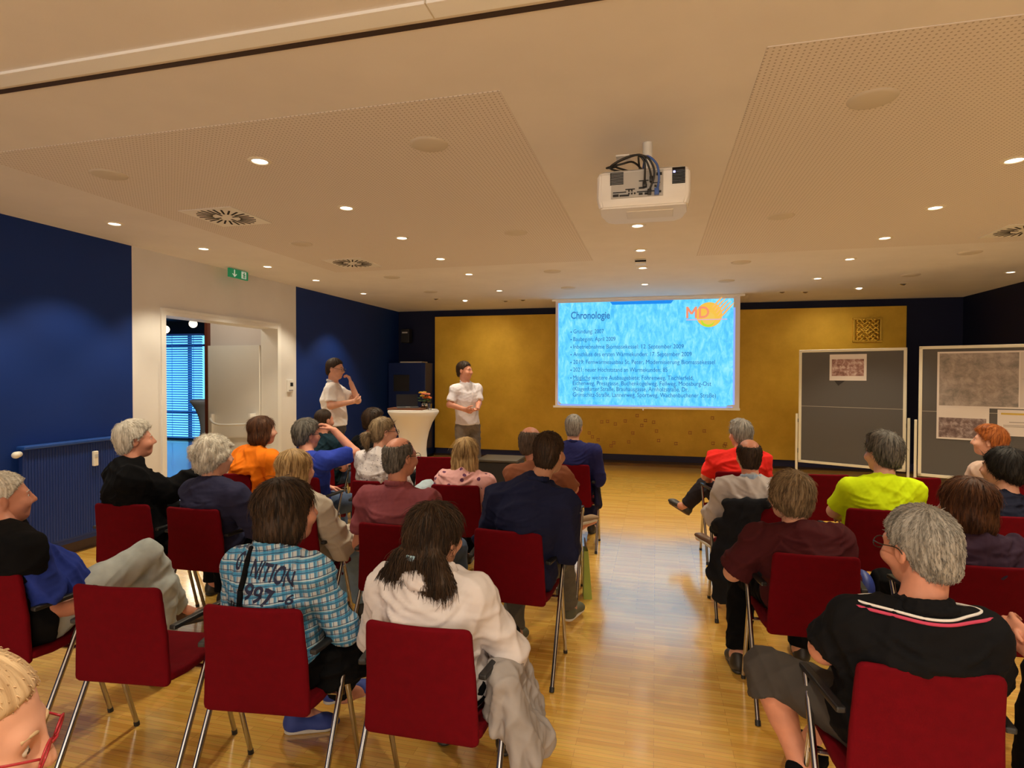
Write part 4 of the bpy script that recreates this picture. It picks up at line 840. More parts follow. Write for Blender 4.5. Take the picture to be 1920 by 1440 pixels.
    def press(S, extra=0):
        if stand: return
        cx, cy, ca = min(CHAIRS, key=lambda q: (q[0]-x)**2+(q[1]-y)**2)
        if math.hypot(cx-x, cy-y) > .15: return
        cs, sn = math.cos(ca), math.sin(ca)
        def fn(X, Y, Z):
            u = (X-cx)*cs+(Y-cy)*sn; v = -(X-cx)*sn+(Y-cy)*cs
            pl = .017-.115*(Z-.42)+.018*np.minimum(1.3, (u/.19)**2)*np.clip((Z-.42)*5, 0, 1)-np.maximum(0, Z-.80)*1.6-np.maximum(0, np.abs(u)-.20)*2.5
            return pl+extra-v
        S.half(fn)
    def folds(V, Q, sd_):
        r = np.random.RandomState(sd_+40); N_ = normals(V, Q); u = (V-pel)@rd; bk = np.clip(-((V-ch)@fd)/.05, 0, 1); dz = np.zeros(len(V))
        for s in (-1, 1):
            for k in range(4):
                p0 = np.array((s*r.uniform(.0, .05), .80+.02*k+r.uniform(0, .02))); p1 = np.array((s*r.uniform(.13, .20), p0[1]+r.uniform(.0, .09))); ba = p1-p0; q = np.stack([u, V[:, 2]], 1)-p0
                h = np.clip(q@ba/(ba@ba), 0, 1); dd = q-h[:, None]*ba+np.stack([0*h, .012*np.sin(h*3.1)], 1); sg = dd[:, 1]; w = np.sin(np.clip(h, .02, .98)*math.pi)**.6
                dz += w*(np.exp(-(sg/.007)**2)-.7*np.exp(-((sg+.014)/.010)**2))*(np.abs(dd[:, 0]) < .03)
        return V+N_*(dz*bk*.0055)[:, None]
    # --- the continuous body
    B = SDF(); head_sdf(B, H, R, hs, N-up*.02, jaw); torso(B, 0)
    for c in 'LR':
        arm(B, c, 0); hand(B, j['wr'+c], j['hf'+c], j['hn'+c], c == 'L', j['cu'+c], sc=.98 if sw > .17 else .9, r=1.)
        if not hidden_legs: leg(B, c, 0); f = unit(j['toe'+c]-j['heel'+c]); B.cone(j['an'+c], j['an'+c]+f*.04-up*.03, .036, .036, k=.02); B.cone(j['an'+c]-up*.03+f*.02, j['heel'+c]+f*.19+unit(j['an'+c]-j['heel'+c])*.03, .034, .026, k=.03)
    press(B, .004); V, Q = B.mesh(vox); body = link(nm, np_mesh(nm, V-off, Q), SKIN[skin], None, label=label, cat='person', group=grp); body.location = off
    # --- hair
    st, hm = hair; BROW['m'] = HAIR[hm]
    S = hair_sdf(st, H, R, hs, seed); hv = .0055 if vox > .006 else .005; V, Q = S.mesh(hv); fl = flow_of(V, H, R, hs); N_ = normals(V, Q); r = np.random.RandomState(seed+5)
    am = {'curly': .003, 'bald': .0015, 'ring': .0015, 'crop': .001, 'pony': .001}.get(st, .0016)
    ph = np.arctan2(fl[:, 0], fl[:, 1]); dsp = sum(a*np.sin(k*ph+p+4*np.sin(fl[:, 2]*q)) for a, k, p, q in zip((.5, .45, .4, .35), (7, 13, 21, 31), r.uniform(0, 6, 4), (9, 14, 11, 17)))
    V = V+N_*(dsp*am)[:, None]; tone = np.zeros(len(V)); VS, QS = V, Q
    if strand:
        ln = {'short': .017, 'full': .034, 'crop': .008, 'bald': .018, 'ring': .018, 'curly': .026, 'long': .09, 'wavy': .07, 'bob': .06, 'shortbob': .045, 'pony': .045}[st]
        dn = {'long': 1.2, 'wavy': .5, 'bob': .25}.get(st, 0)
        a_, q_, t_ = strands(V, Q, H, R, hs, int(2600*strand), ln*hs, .00105*hs, seed+2, dn, .5 if st in ('curly', 'wavy') else .22)
        VS = np.concatenate([V, a_]); QS = np.concatenate([Q, q_+len(V)]); tone = np.concatenate([tone, t_]); fl = np.concatenate([fl, flow_of(a_, H, R, hs)])
    link('hair', np_mesh('hair', VS-off, QS, {'flow': fl, 'tone': tone}), HAIR[hm], body)
    if face: eyes(body, H, R, hs, off)
    if specs: glasses(body, H, R, hs, off, specs)
    parts = {'body': body}
    # --- clothes
    if pants:
        S = SDF(); o = .013; S.ell(pel, (.168*g+o, .125*g**.4+o, .112+o), np.stack([rd, fd, up], 1), .05, clip=[(pel+up*(.15 if stand else .075), up)])
        t1 = pants.get('t', .96)
        if not hidden_legs:
            for c in 'LR': leg(S, c, o, t1, pants.get('fl', .012))
        press(S, .002); V, Q = S.mesh(.0085); V = wrinkle(V, Q, seed+9, .007, .13)
        parts['trousers'] = link(pants.get('n', 'trousers'), np_mesh('trousers', V-off, Q), pants['m'], body)
    sd = shirt; o = sd.get('o', .012); S = SDF(); torso(S, o+.004, low=True); sl = sd.get('sl', 'short')
    for c in 'LR':
        if sl == 'short': arm(S, c, o+.002, sd.get('t', .66), loose=.010)
        elif sl == 'mid': arm(S, c, o+.004, .93, loose=.022)
        elif sl == 'long': arm(S, c, o, 1, sd.get('t', .93))
    press(S); hem = sd.get('hem', pel[2]-.03); S.half(lambda X, Y, Z: (hem-Z)*np.ones_like(X+Y))
    V, Q = S.mesh(sd.get('vox', .0075)); V = wrinkle(V, Q, seed+3, sd.get('wr', .008)*1.9, sd.get('wl', .17)); V = wrinkle(V, Q, seed+4, .0016, .06)
    if not stand: V = folds(V, Q, seed)
    parts['shirt'] = link(sd.get('n', 'shirt'), np_mesh('shirt', V-off, Q), sd['m'], body); parts['VQ'] = (V-off, Q)
    nb = lerp(N, H+R@np.array((0, -.022, -.05))*hs, .22)
    if sd.get('collar'):
        S = SDF(); A = np.linspace(0, 2*math.pi, 17)
        hh = sd.get('ch', .03)
        pts = [nb+rd*.064*math.sin(a)-fd*(.066*math.cos(a)+.012)+up*(.012*math.cos(a)+.022)-up*.03*(math.cos(a) < -.6) for a in A]
        for a, b in zip(pts[:-1], pts[1:]): S.tube(lerp(a, b, 0)-up*hh*.4, b+up*.0-up*hh*.4, (hh*.5, .007), (hh*.5, .007), up, .008)
        V, Q = S.mesh(.005); link('collar', np_mesh('collar', V-off, Q), sd['collar'], parts['shirt'])
    shoes = shoes or M['leather_dark']
    if not hidden_legs:
        for c in 'LR': shoe(body, j['heel'+c]-off, j['toe'+c]-off, shoes, sole or M['leather_dark'], up=J.get('fup'+c, (0, 0, 1)), high=0)
    parts.update(press=press, j=j, off=off, torso=torso, arm=arm, rd=rd, fd=fd, R=R, H=H, N=N, nb=nb, o=o); return parts
def sh(m, **k): return dict(m=m, **k)
def cloth(name, col, **k): return mat(name, col, .88, var=.07, vs=9, bump=.12, bs=600, spec=.15, **k)
def print_mat(name, base, spotc, scale, thr):
    m, nt, b = new_mat(name); L = nt.links.new; tc = node(nt, 'ShaderNodeTexCoord'); v = node(nt, 'ShaderNodeTexVoronoi'); v.inputs['Scale'].default_value = scale; L(tc.outputs['Object'], v.inputs['Vector'])
    lt = node(nt, 'ShaderNodeMath', operation='LESS_THAN'); lt.inputs[1].default_value = thr; L(v.outputs['Distance'], lt.inputs[0])
    mx = node(nt, 'ShaderNodeMix', data_type='RGBA'); mx.inputs['A'].default_value = c4(base); mx.inputs['B'].default_value = c4(spotc); L(lt.outputs[0], mx.inputs['Factor']); L(mx.outputs['Result'], b.inputs['Base Color']); b.inputs['Roughness'].default_value = .9; return m
def plaid_mat():
    m, nt, b = new_mat('blue_white_plaid'); L = nt.links.new; tc = node(nt, 'ShaderNodeTexCoord'); sx = node(nt, 'ShaderNodeSeparateXYZ')
    mp = node(nt, 'ShaderNodeMapping'); mp.inputs['Rotation'].default_value = (0, .12, 0); L(tc.outputs['Object'], mp.inputs[0]); L(mp.outputs[0], sx.inputs[0])
    ad = node(nt, 'ShaderNodeMath', operation='MULTIPLY_ADD'); ad.inputs[1].default_value = .6; L(sx.outputs['Y'], ad.inputs[0]); L(sx.outputs['X'], ad.inputs[2])
    cur = None
    def band(src, per, w, ph):
        a = node(nt, 'ShaderNodeMath', operation='MULTIPLY_ADD'); a.inputs[1].default_value = 1/per; a.inputs[2].default_value = ph+50; L(src, a.inputs[0])
        f = node(nt, 'ShaderNodeMath', operation='FRACT'); L(a.outputs[0], f.inputs[0]); l = node(nt, 'ShaderNodeMath', operation='LESS_THAN'); l.inputs[1].default_value = w; L(f.outputs[0], l.inputs[0]); return l.outputs[0]
    col = None
    for src in (ad.outputs[0], sx.outputs['Z']):
        for per, w, ph, cc, fac in ((.056, .42, 0, (.03, .24, .46), .85), (.056, .09, .52, (.015, .025, .085), .85), (.056, .07, .9, (.015, .025, .085), .8), (.112, .07, .33, (.55, .70, .75), .6)):
            mx = node(nt, 'ShaderNodeMix', data_type='RGBA'); ml = node(nt, 'ShaderNodeMath', operation='MULTIPLY'); ml.inputs[1].default_value = fac; L(band(src, per*.62, w, ph), ml.inputs[0]); L(ml.outputs[0], mx.inputs['Factor'])
            if col is None: mx.inputs['A'].default_value = c4((.44, .48, .52))
            else: L(col, mx.inputs['A'])
            mx.inputs['B'].default_value = c4(cc); col = mx.outputs['Result']
    L(col, b.inputs['Base Color']); b.inputs['Roughness'].default_value = .88; return m
# ------------------------------------------------------------------ the audience, row by row
SPEC_D = mat('dark_spectacle_frame', (.02, .015, .012), .3); SPEC_R = mat('red_spectacle_frame', (.35, .02, .03), .25)
BLK = M['black_cloth']; DEN = M['denim']
P = lambda m, **k: dict(m=m, **k)
# row nearest the camera
chair(-2.80, 1.84, 6, 'under the man in the black vest'); chair(-2.08, 1.84, 7, 'standing empty between vest and plaid shirt'); chair(-1.42, 1.80, 7, 'behind the plaid shirt'); chair(-.775, 1.81, 1, 'behind the white blouse, grey jacket on it')
p1 = person('man in a black vest over a royal blue tee, legs crossed in pale jeans', (-2.80, 1.84), (-2.95, 2.0, 1.075), ('short', 'white'), 'ruddy', sh(cloth('royal_blue_tee', (.022, .045, .30)), sl='short', t=.8), P(M['denim_pale']), look=(-30, 4, 0), by=-24, g=1.16, belly=1.15, face=True, seed=1, jaw=1.08,
    J=dict(N=(-2.85, 1.94, .925), shR=(-2.655, 1.90, .865), shL=(-3.0, 2.06, .87), elR=(-2.635, 1.97, .60), wrR=(-2.56, 2.17, .57), hfR=(.2, .9, 0), knR=(-2.63, 2.47, .70), anR=(-2.62, 2.66, .33), knL=(-2.58, 2.52, .50), anL=(-2.58, 2.50, .1)), shoes=M['leather_brown'])
S = SDF(); p1['torso'](S, .044, low=True); c_ = lerp(p1['j']['pel'], p1['N'], .5); f_ = p1['fd']
S.half(lambda X, Y, Z: ((X-c_[0])*f_[0]+(Y-c_[1])*f_[1]-.075+.02*np.sin(Z*9))); S.half(lambda X, Y, Z: (.46-Z)*np.ones_like(X+Y))
p1['press'](S, -.004); V, Q = S.mesh(.008); link('vest', np_mesh('vest', wrinkle(V, Q, 8, .009, .15)-p1['off'], Q), BLK, p1['body'])
PLAID = plaid_mat()
p12 = person('person in a blue plaid shirt with lettering across the back', (-1.42, 1.80), (-1.42, 1.985, 1.115), ('bob', 'brown'), 'ruddy', sh(PLAID, sl='long', t=.9, collar=PLAID, vox=.006, wr=.005, hem=.50), P(BLK), look=(-30, 0, 0), by=-10, seed=2, vox=.0065, strand=1.6, hs=1.03,
    J=dict(N=(-1.44, 1.925, .965), shL=(-1.605, 1.945, .895), shR=(-1.255, 1.90, .905), elR=(-1.175, 1.99, .665), wrR=(-1.34, 2.17, .625), elL=(-1.70, 2.02, .66), knR=(-1.25, 2.24, .49), anR=(-1.46, 2.42, .16), heelR=(-1.545, 2.43, .075), toeR=(-1.33, 2.56, .10), anL=(-1.63, 2.33, .10), heelL=(-1.66, 2.29, 0), toeL=(-1.44, 2.40, .0)), shoes=mat('blue_sneaker', (.03, .06, .30), .7), sole=M['sole_white'])
V, Q = p12['VQ']; bvh = BVHTree.FromPolygons([tuple(v) for v in V], [tuple(q) for q in Q])
def on_back(me, x, z, parent, m, name, tilt=0, off=np.zeros(3)):
    bm = bmesh.new(); bm.from_mesh(me)
    for v in bm.verts:
        c = Matrix.Rotation(tilt, 3, 'Y') @ Vector((v.co.x, 0, v.co.y)); h = bvh.ray_cast(Vector((x+c.x, -1, z+c.z)), Vector((0, 1, 0)))
        v.co = (h[0]-Vector((0, .0022, 0))) if h[0] else Vector((x+c.x, -.05, z+c.z))
    bm.to_mesh(me); bm.free(); me.update(); return link(name, me, None, parent)
INK = mat('navy_print', (.01, .014, .05), .8)
for t_, x, z, w_, h_ in (('G', -.138, .925, .034, .056), ('NITION', -.042, .912, .185, .058), ('997', -.047, .838, .125, .055), ('-6', .095, .828, .045, .032), ('Alpine', -.12, .79, .24, .035)):
    if t_ == 'Alpine':
        me = MB(); r_ = random.Random(3)
        for i in range(11): me.box((.019*i, 0, 0), (.019*i+r_.uniform(.006, .015), r_.uniform(.015, .035), 0.0001))
        o_ = me.build('x', INK); me = o_.data; D.objects.remove(o_); bm = bmesh.new(); bm.from_mesh(me); bmesh.ops.subdivide_edges(bm, edges=bm.edges[:], cuts=1, use_grid_fill=True); bm.to_mesh(me); bm.free()
    else: me = text_mesh('back_lettering', t_, INK, w=w_, h=h_, bold=.02, cuts=3)
    on_back(me, x, z, p12['shirt'], INK, 'back_lettering', tilt=.15)
st_ = MB(); pts = []
for t in np.linspace(0, 1, 12):
    x = -.075+.02*t+.015*math.sin(t*3); z = 1.0-.50*t; h = bvh.ray_cast(Vector((x, -1, z)), Vector((0, 1, 0))); pts.append((h[0]-Vector((0, .006, 0))) if h[0] else Vector((x, -.03, z)))
bg = empty('shoulder_bag', (-1.42, 1.80, 0), label='black shoulder bag held on the lap of the plaid shirt wearer', cat='bag')
w2 = MB()
for a, b in zip(pts[:-1], pts[1:]): w2.cyl(a, b, .011, n=8)
w2.build('strap', BLK, bg, smooth='all')
S = SDF(); S.ell((.205, .27, .545), (.075, .13, .105), rotm(-25), .03); S.rbox((.20, .25, .52), (.06, .11, .09), .03, rotm(-25)); V, Q = S.mesh(.008); link('pouch', np_mesh('pouch', wrinkle(V, Q, 5, .012, .12), Q), BLK, bg)
p13 = person('woman in a white blouse with clipped wavy brown hair', (-.775, 1.81), (-.79, 1.985, 1.06), ('wavy', 'brown'), 'fair', sh(cloth('white_blouse', (.64, .59, .60)), sl='long', t=.9, collar=None, wr=.010, o=.014, hem=.42), P(BLK), look=(-14, -5, 0), sw=.18, g=1.06, seed=3, vox=.0065, strand=2.2, hs=1.02,
    J=dict(N=(-.785, 1.925, .93), shL=(-.955, 1.945, .86), shR=(-.625, 1.935, .865), elR=(-.51, 2.0, .655), wrR=(-.62, 2.21, .60), elL=(-1.045, 2.02, .65)), shoes=M['leather_dark'])
S = SDF(); nb = p13['nb']
for a in np.linspace(-1.9, 1.9, 13)[:-1]:
    q = lambda a: nb+np.array((.085*math.sin(a), -.075*math.cos(a)-.015, -.0))
    S.tube(q(a), q(a+.32), (.035, .012), (.035, .012), (0, .4, 1), .02)
V, Q = S.mesh(.006); link('collar', np_mesh('collar', wrinkle(V, Q, 2, .006, .07)-p13['off'], Q), p13['shirt'].data.materials[0], p13['shirt'])
hc = p13['H']+p13['R']@np.array((-.005, -.135, -.055)); q_ = Matrix(p13['R'].tolist())
MB().box(hc-p13['off']-np.array((.019, .008, .010)), hc-p13['off']+np.array((.019, .004, .010)), .003, rot=q_).build('hair_clip', mat('ice_blue_clip', (.45, .70, .85), .15, metal=.5), p13['body'])
S = SDF(); r_ = np.random.RandomState(4); bx = (-.50, 1.93, 0)
S.ell((-.515, 1.99, .625), (.06, .155, .045), None, .03)
for i in range(9):
    x0 = -.50+.035*r_.uniform(-1, 1); y0 = 1.86+.265*i/8; zz = .24+.10*abs(i-4)/4+.05*r_.rand()
    S.tube((x0-.01, y0, .62), (x0+.055+.03*r_.rand(), y0+.03*r_.normal()*.5, zz), (.030, .022), (.040, .022), (0, 1, 0), .022)
    if i % 2 == 0: S.tube((x0-.035, y0, .61), (x0-.055, y0, .46-.05*r_.rand()), (.03, .02), (.035, .018), (0, 1, 0), .02)
S.tube((-.47, 1.90, .45), (-.40, 2.0, .36), (.05, .05), (.055, .05), (0, 1, 0), .04); S.tube((-.47, 1.86, .55), (-.405, 1.84, .17), (.035, .022), (.055, .03), (0, 1, 0), .03); S.tube((-.48, 1.92, .55), (-.425, 1.93, .13), (.035, .022), (.06, .03), (0, 1, 0), .03)
V, Q = S.mesh(.006); o_ = link('draped_jacket', np_mesh('draped_jacket', wrinkle(V, Q, 6, .012, .10), Q), cloth('heather_grey_fleece', (.34, .31, .305)), None, label='light grey fleece jacket slung over the chair armrest beside the aisle', cat='jacket')
# second row
chair(-3.36, 3.0, 8, 'under the white-haired man in the black jacket'); chair(-2.825, 3.02, 2, 'behind the curly-haired woman in the navy cardigan'); chair(-2.15, 3.02, 4, 'behind the woman in the cream jacket'); chair(-1.455, 2.98, 0, 'behind the balding man in the mauve polo'); chair(-.775, 3.02, -2, 'behind the dark-haired man in the navy shirt')
p2 = person('white-haired man in a black jacket reaching towards the next chair', (-3.36, 3.0), (-3.45, 3.16, 1.205), ('full', 'white'), 'ruddy', sh(BLK, n='jacket', sl='long', o=.026, wr=.010, hem=.44), P(BLK), look=(-38, 5, 0), by=-32, g=1.1, face=True, seed=4,
    J=dict(N=(-3.44, 3.10, 1.035), shL=(-3.60, 3.17, .955), shR=(-3.30, 3.0, .965), elR=(-3.22, 3.20, .86), wrR=(-3.12, 3.36, .955), hfR=(.75, .45, .25), hnR=(.2, -.5, -.8), cuR=.35), shoes=M['leather_dark'])
p3 = person('curly white-haired woman in a navy cardigan', (-2.825, 3.02), (-2.815, 3.17, 1.115), ('curly', 'white'), 'fair', sh(cloth('navy_cardigan', (.026, .026, .062)), n='cardigan', sl='long', o=.02, hem=.45), P(BLK), look=(-24, 0, 0), by=-12, sw=.165, g=1.08, seed=5, J=dict(N=(-2.80, 3.12, .955), shL=(-2.955, 3.15, .88), shR=(-2.60, 3.09, .88), elR=(-2.50, 3.18, .66), wrR=(-2.62, 3.38, .655), hfR=(-.2, .95, 0)))
p11 = person('blond bobbed woman in a cream jacket and jeans', (-2.15, 3.02), (-2.21, 3.18, 1.055), ('bob', 'blond'), 'fair', sh(cloth('cream_jacket', (.46, .41, .34)), n='jacket', sl='long', o=.026, wr=.011, hem=.44), P(mat('light_denim', (.22, .32, .42), .85, var=.15, vs=14)), look=(-28, -2, 0), by=-14, sw=.165, seed=6, shoes=M['leather_dark'], J=dict(N=(-2.17, 3.12, .895), shR=(-1.985, 3.08, .825), shL=(-2.34, 3.15, .83), elR=(-1.875, 3.16, .60), wrR=(-2.0, 3.40, .60), knR=(-1.99, 3.50, .56), anR=(-1.93, 3.52, .10)))
p9 = person('balding grey man in a mauve polo shirt', (-1.455, 2.98), (-1.485, 3.16, 1.165), ('ring', 'dkgrey'), 'ruddy', sh(cloth('mauve_polo', (.235, .062, .078)), sl='short', t=.72, collar=cloth('mauve_collar', (.25, .07, .085))), P(DEN), look=(-24, 0, 0), by=-6, sw=.2, g=1.14, seed=7, specs=SPEC_D, vox=.0065, strand=1.5, J=dict(N=(-1.475, 3.10, .98), elL=(-1.73, 3.12, .64), elR=(-1.20, 3.14, .66)))
p14 = person('dark-haired man in a navy long-sleeved shirt beside the aisle', (-.775, 3.02), (-.585, 3.20, 1.215), ('short', 'brown'), 'tan', sh(cloth('navy_shirt', (.012, .015, .048)), sl='long', o=.02, wr=.010, collar=cloth('navy_collar', (.013, .017, .052)), hem=.45), P(mat('olive_grey_jeans', (.10, .09, .07), .9, var=.15, vs=14)), look=(-16, 0, 0), by=-4, sw=.195, g=1.1, seed=8, vox=.0065, strand=1.6, hs=.98,
    J=dict(pel=(-.74, 3.165, .545), N=(-.655, 3.12, 1.045), shL=(-.855, 3.13, .955), shR=(-.49, 3.11, .95), elR=(-.475, 3.17, .68), wrR=(-.56, 3.42, .63), elL=(-.96, 3.20, .69), anL=(-.83, 3.36, .10), knL=(-.88, 3.60, .52), heelL=(-.835, 3.31, 0), toeL=(-.81, 3.57, 0), anR=(-.56, 3.78, .12), knR=(-.58, 3.62, .50)), shoes=mat('olive_sneaker', (.10, .10, .06), .8), sole=M['sole_white'])
# third row
chair(-3.53, 4.15, 12, 'behind the woman in the orange tee'); chair(-2.86, 4.15, 6, 'behind the man in the royal blue tee raising his arm'); chair(-2.16, 4.15, 5, 'behind the woman in the white lace top'); chair(-1.49, 4.16, 5, 'behind the long-haired blonde in pink'); chair(-.80, 4.12, 0, 'under the balding man in the rust shirt')
person('brown-haired woman in a bright orange tee', (-3.50, 4.15), (-3.335, 4.32, 1.165), ('bob', 'auburn'), 'fair', sh(cloth('orange_tee', (.86, .20, .008)), sl='short', o=.02, wr=.010, hem=.45), P(DEN), look=(-34, 0, 0), by=-18, sw=.185, g=1.15, seed=9, J=dict(N=(-3.36, 4.27, .99)))
p5 = person('grey-haired man in a royal blue tee holding his raised hand to his head', (-2.86, 4.15), (-2.90, 4.32, 1.14), ('full', 'dkgrey'), 'ruddy', sh(cloth('cobalt_tee', (.028, .055, .40)), sl='short', t=.78, o=.02, wr=.009, hem=.45), P(DEN), look=(-30, 0, 0), by=-16, sw=.19, g=1.08, seed=10, specs=SPEC_D, vox=.0055,
    J=dict(N=(-2.84, 4.26, .965), shR=(-2.665, 4.20, .93), elR=(-2.52, 4.46, .985), wrR=(-2.71, 4.44, 1.175), hfR=(-.75, -.12, .50), hnR=(-.5, -.2, -.75), cuR=.55))
person('woman with a grey ponytail in a white dotted lace top', (-2.16, 4.15), (-2.185, 4.33, 1.185), ('pony', 'dkblond'), 'fair', sh(print_mat('white_lace', (.62, .57, .58), (.14, .12, .16), 48, .22), sl='mid', o=.022, hem=.45), P(mat('faded_denim', (.34, .42, .48), .85, var=.15, vs=14)), look=(-42, 0, 0), by=-20, sw=.172, seed=11, J=dict(N=(-2.19, 4.27, 1.01), knR=(-1.95, 4.70, .66), anR=(-2.15, 4.9, .42), heelR=(-2.2, 4.93, .36), toeR=(-2.1, 5.14, .40)), shoes=M['leather_dark'], specs=SPEC_D)
person('woman with long straight blond hair in a pink patterned blouse', (-1.49, 4.16), (-1.455, 4.31, 1.045), ('long', 'blond'), 'fair', sh(print_mat('pink_floral', (.68, .36, .36), (.12, .035, .10), 17, .26), sl='long', o=.022, hem=.45), P(BLK), look=(-3, 3, 0), by=-4, sw=.168, seed=12, vox=.007, strand=1.6, J=dict(N=(-1.45, 4.25, .87), shL=(-1.61, 4.26, .815), shR=(-1.285, 4.25, .81), elR=(-1.23, 4.30, .58)))
p15 = person('balding man in a rust shirt with a tan suede shoe crossed over his knee', (-.80, 4.12), (-.93, 4.29, 1.145), ('bald', 'stubble'), 'ruddy', sh(cloth('rust_shirt', (.27, .10, .055)), sl='short', t=.8, hem=.45), P(DEN), look=(-14, 3, 0), by=-10, g=1.08, seed=13, J=dict(N=(-.86, 4.23, .97), shR=(-.675, 4.20, .90), shL=(-1.05, 4.24, .90), elR=(-.61, 4.32, .80), wrR=(-.70, 4.50, .74), knR=(-.85, 4.62, .60), anR=(-.62, 4.56, .475), heelR=(-.665, 4.52, .43), toeR=(-.43, 4.62, .49), fupR=(-.3, .35, .9)), shoes=M['suede'], sole=M['sole_white'])
# front row, door side
chair(-3.52, 5.42, 6, 'under the man in the dark teal shirt'); chair(-2.90, 5.42, 6, 'under the dark-haired person in black'); chair(-2.21, 5.52, 7, 'standing empty in the front row beside the bistro table'); chair(-.79, 5.40, 0, 'under the grey-haired man in the blue suit')
person('man with cropped brown hair in a dark teal shirt in the front row', (-3.52, 5.42), (-3.53, 5.58, 1.155), ('crop', 'brown'), 'ruddy', sh(cloth('dark_teal', (.010, .030, .045)), sl='short', hem=.45), P(DEN), look=(-20, 0, 0), g=1.1, seed=14, by=-8)
person('dark-haired person in black in the front row by the bistro table', (-2.90, 5.42), (-2.935, 5.58, 1.16), ('full', 'brown'), 'fair', sh(BLK, sl='long', hem=.45), P(BLK), look=(-34, 0, 0), seed=15, by=-10, sw=.168)
p16 = person('grey-haired man in a blue suit jacket in the front row', (-.79, 5.40), (-.775, 5.56, 1.15), ('short', 'grey'), 'fair', sh(cloth('blue_suit', (.018, .020, .105)), n='jacket', sl='long', o=.026, wr=.006, hem=.42, collar=cloth('suit_collar', (.016, .018, .09))), P(cloth('suit_trousers', (.012, .013, .05))), look=(-4, 0, 0), sw=.195, g=1.06, seed=16, shoes=M['leather_dark'], J=dict(N=(-.775, 5.49, .98), elR=(-.53, 5.52, .67), wrR=(-.60, 5.72, .60)))
# seats beyond the aisle
chair(.77, 1.91, 1, 'behind the man in the black tipped polo'); chair(1.50, 1.90, 2, 'at the frame edge with clasped hands in front')
chair(.735, 2.98, 2, 'behind the short-haired woman in maroon'); chair(1.42, 3.0, 2, 'behind the brown-haired woman in dark plum')
chair(.66, 4.13, 3, 'under the balding man in pale grey, jacket hung on it'); chair(1.375, 4.09, 2, 'behind the man in the neon tee'); chair(2.07, 4.09, 4, 'behind the black-haired woman in navy')
chair(.70, 5.36, 5, 'under the man in the red polo'); chair(1.41, 5.42, 7, 'standing empty in the front row, closer to the aisle'); chair(2.10, 5.45, 7, 'standing empty in the front row before the pinboards'); chair(2.80, 5.45, 7, 'under the red-haired woman')
p26 = person('grey-haired man in a black polo with white and pink collar tipping', (.77, 1.91), (.80, 2.03, 1.125), ('short', 'grey'), 'ruddy', sh(cloth('black_polo', (.005, .005, .0065)), sl='short', t=.82, o=.018, hem=.50, wr=.007), P(mat('dark_grey_shorts', (.045, .038, .034), .9, var=.1), n='shorts', t=.26, fl=.03), look=(24, -4, -4), by=10, sw=.205, g=1.2, seed=17, vox=.006, specs=SPEC_D, strand=2.2, hs=1.05,
    J=dict(N=(.775, 1.965, .945), shL=(.615, 1.99, .885), shR=(.94, 1.985, .88), elL=(.545, 2.07, .76), wrL=(.66, 2.26, .68), elR=(1.02, 2.12, .68), knL=(.405, 2.30, .565), anL=(.505, 2.20, .28), heelL=(.50, 2.14, .19), toeL=(.62, 2.37, .22), fupL=(-.4, 0, .9), knR=(.80, 2.46, .54), anR=(.62, 2.62, .10)), shoes=M['black_cloth'], sole=M['black_cloth'])
p26b = p26
def ring(name, m, dz, w_, pp):
    V, Q = pp['VQ']; bv = BVHTree.FromPolygons([tuple(v) for v in V], [tuple(q) for q in Q]); nb = pp['nb']-pp['off']; z = pp['N'][2]+dz; pts = []
    for a in np.linspace(-2.3, 2.3, 31):
        d = Vector(pp['rd']*math.sin(a)-pp['fd']*math.cos(a)); c = Vector((nb[0], nb[1], z-.006*math.cos(a))); h = bv.ray_cast(c+d*.4, -d)
        if h[0]: pts.append(h[0]+d*.001+Vector((0, 0, .001)))
    for _ in range(3): pts = [pts[0]]+[(pts[i-1]+pts[i]*2+pts[i+1])/4 for i in range(1, len(pts)-1)]+[pts[-1]]
    MB().tube(pts, w_, sub=2, n=8).build(name, m, pp['shirt'], smooth='all')
S = SDF(); nb = p26['nb']; A = np.linspace(0, 2*math.pi, 19); q = lambda a, r, z: nb+p26['rd']*r*math.sin(a)-p26['fd']*(r*math.cos(a)+.008)+np.array((0, 0, z+.014*math.cos(a)))
for a, b in zip(A[:-1], A[1:]): S.cone(q(a, .066, .012), q(b, .066, .012), .010, k=.01); S.cone(q(a, .078, -.008), q(b, .078, -.008), .011, k=.01)
V, Q = S.mesh(.005); link('collar', np_mesh('collar', V-p26['off'], Q), p26['shirt'].data.materials[0], p26['shirt'])
ring('collar_tipping', mat('white_tipping', (.75, .72, .70), .8), .020, .0042, p26); ring('collar_tipping', mat('pink_tipping', (.55, .05, .12), .8), .009, .0050, p26)
person('person at the frame edge with clasped hands and dark clothes', (1.50, 1.90), (1.62, 2.06, 1.13), ('short', 'dkgrey'), 'ruddy', sh(BLK, sl='short', hem=.48), P(BLK), seed=18, g=1.1, vox=.0065, J=dict(elL=(1.27, 1.90, .73), wrL=(1.085, 2.0, .855), hfL=(-.25, .5, .25), hnL=(.6, .3, -.3), cuL=1.0, wrR=(1.14, 2.08, .83), hfR=(-.5, -.1, .2), hnR=(-.2, -.7, -.2), cuR=.8, knL=(1.36, 2.42, .60), knR=(1.62, 2.46, .54)), shoes=M['leather_dark'])
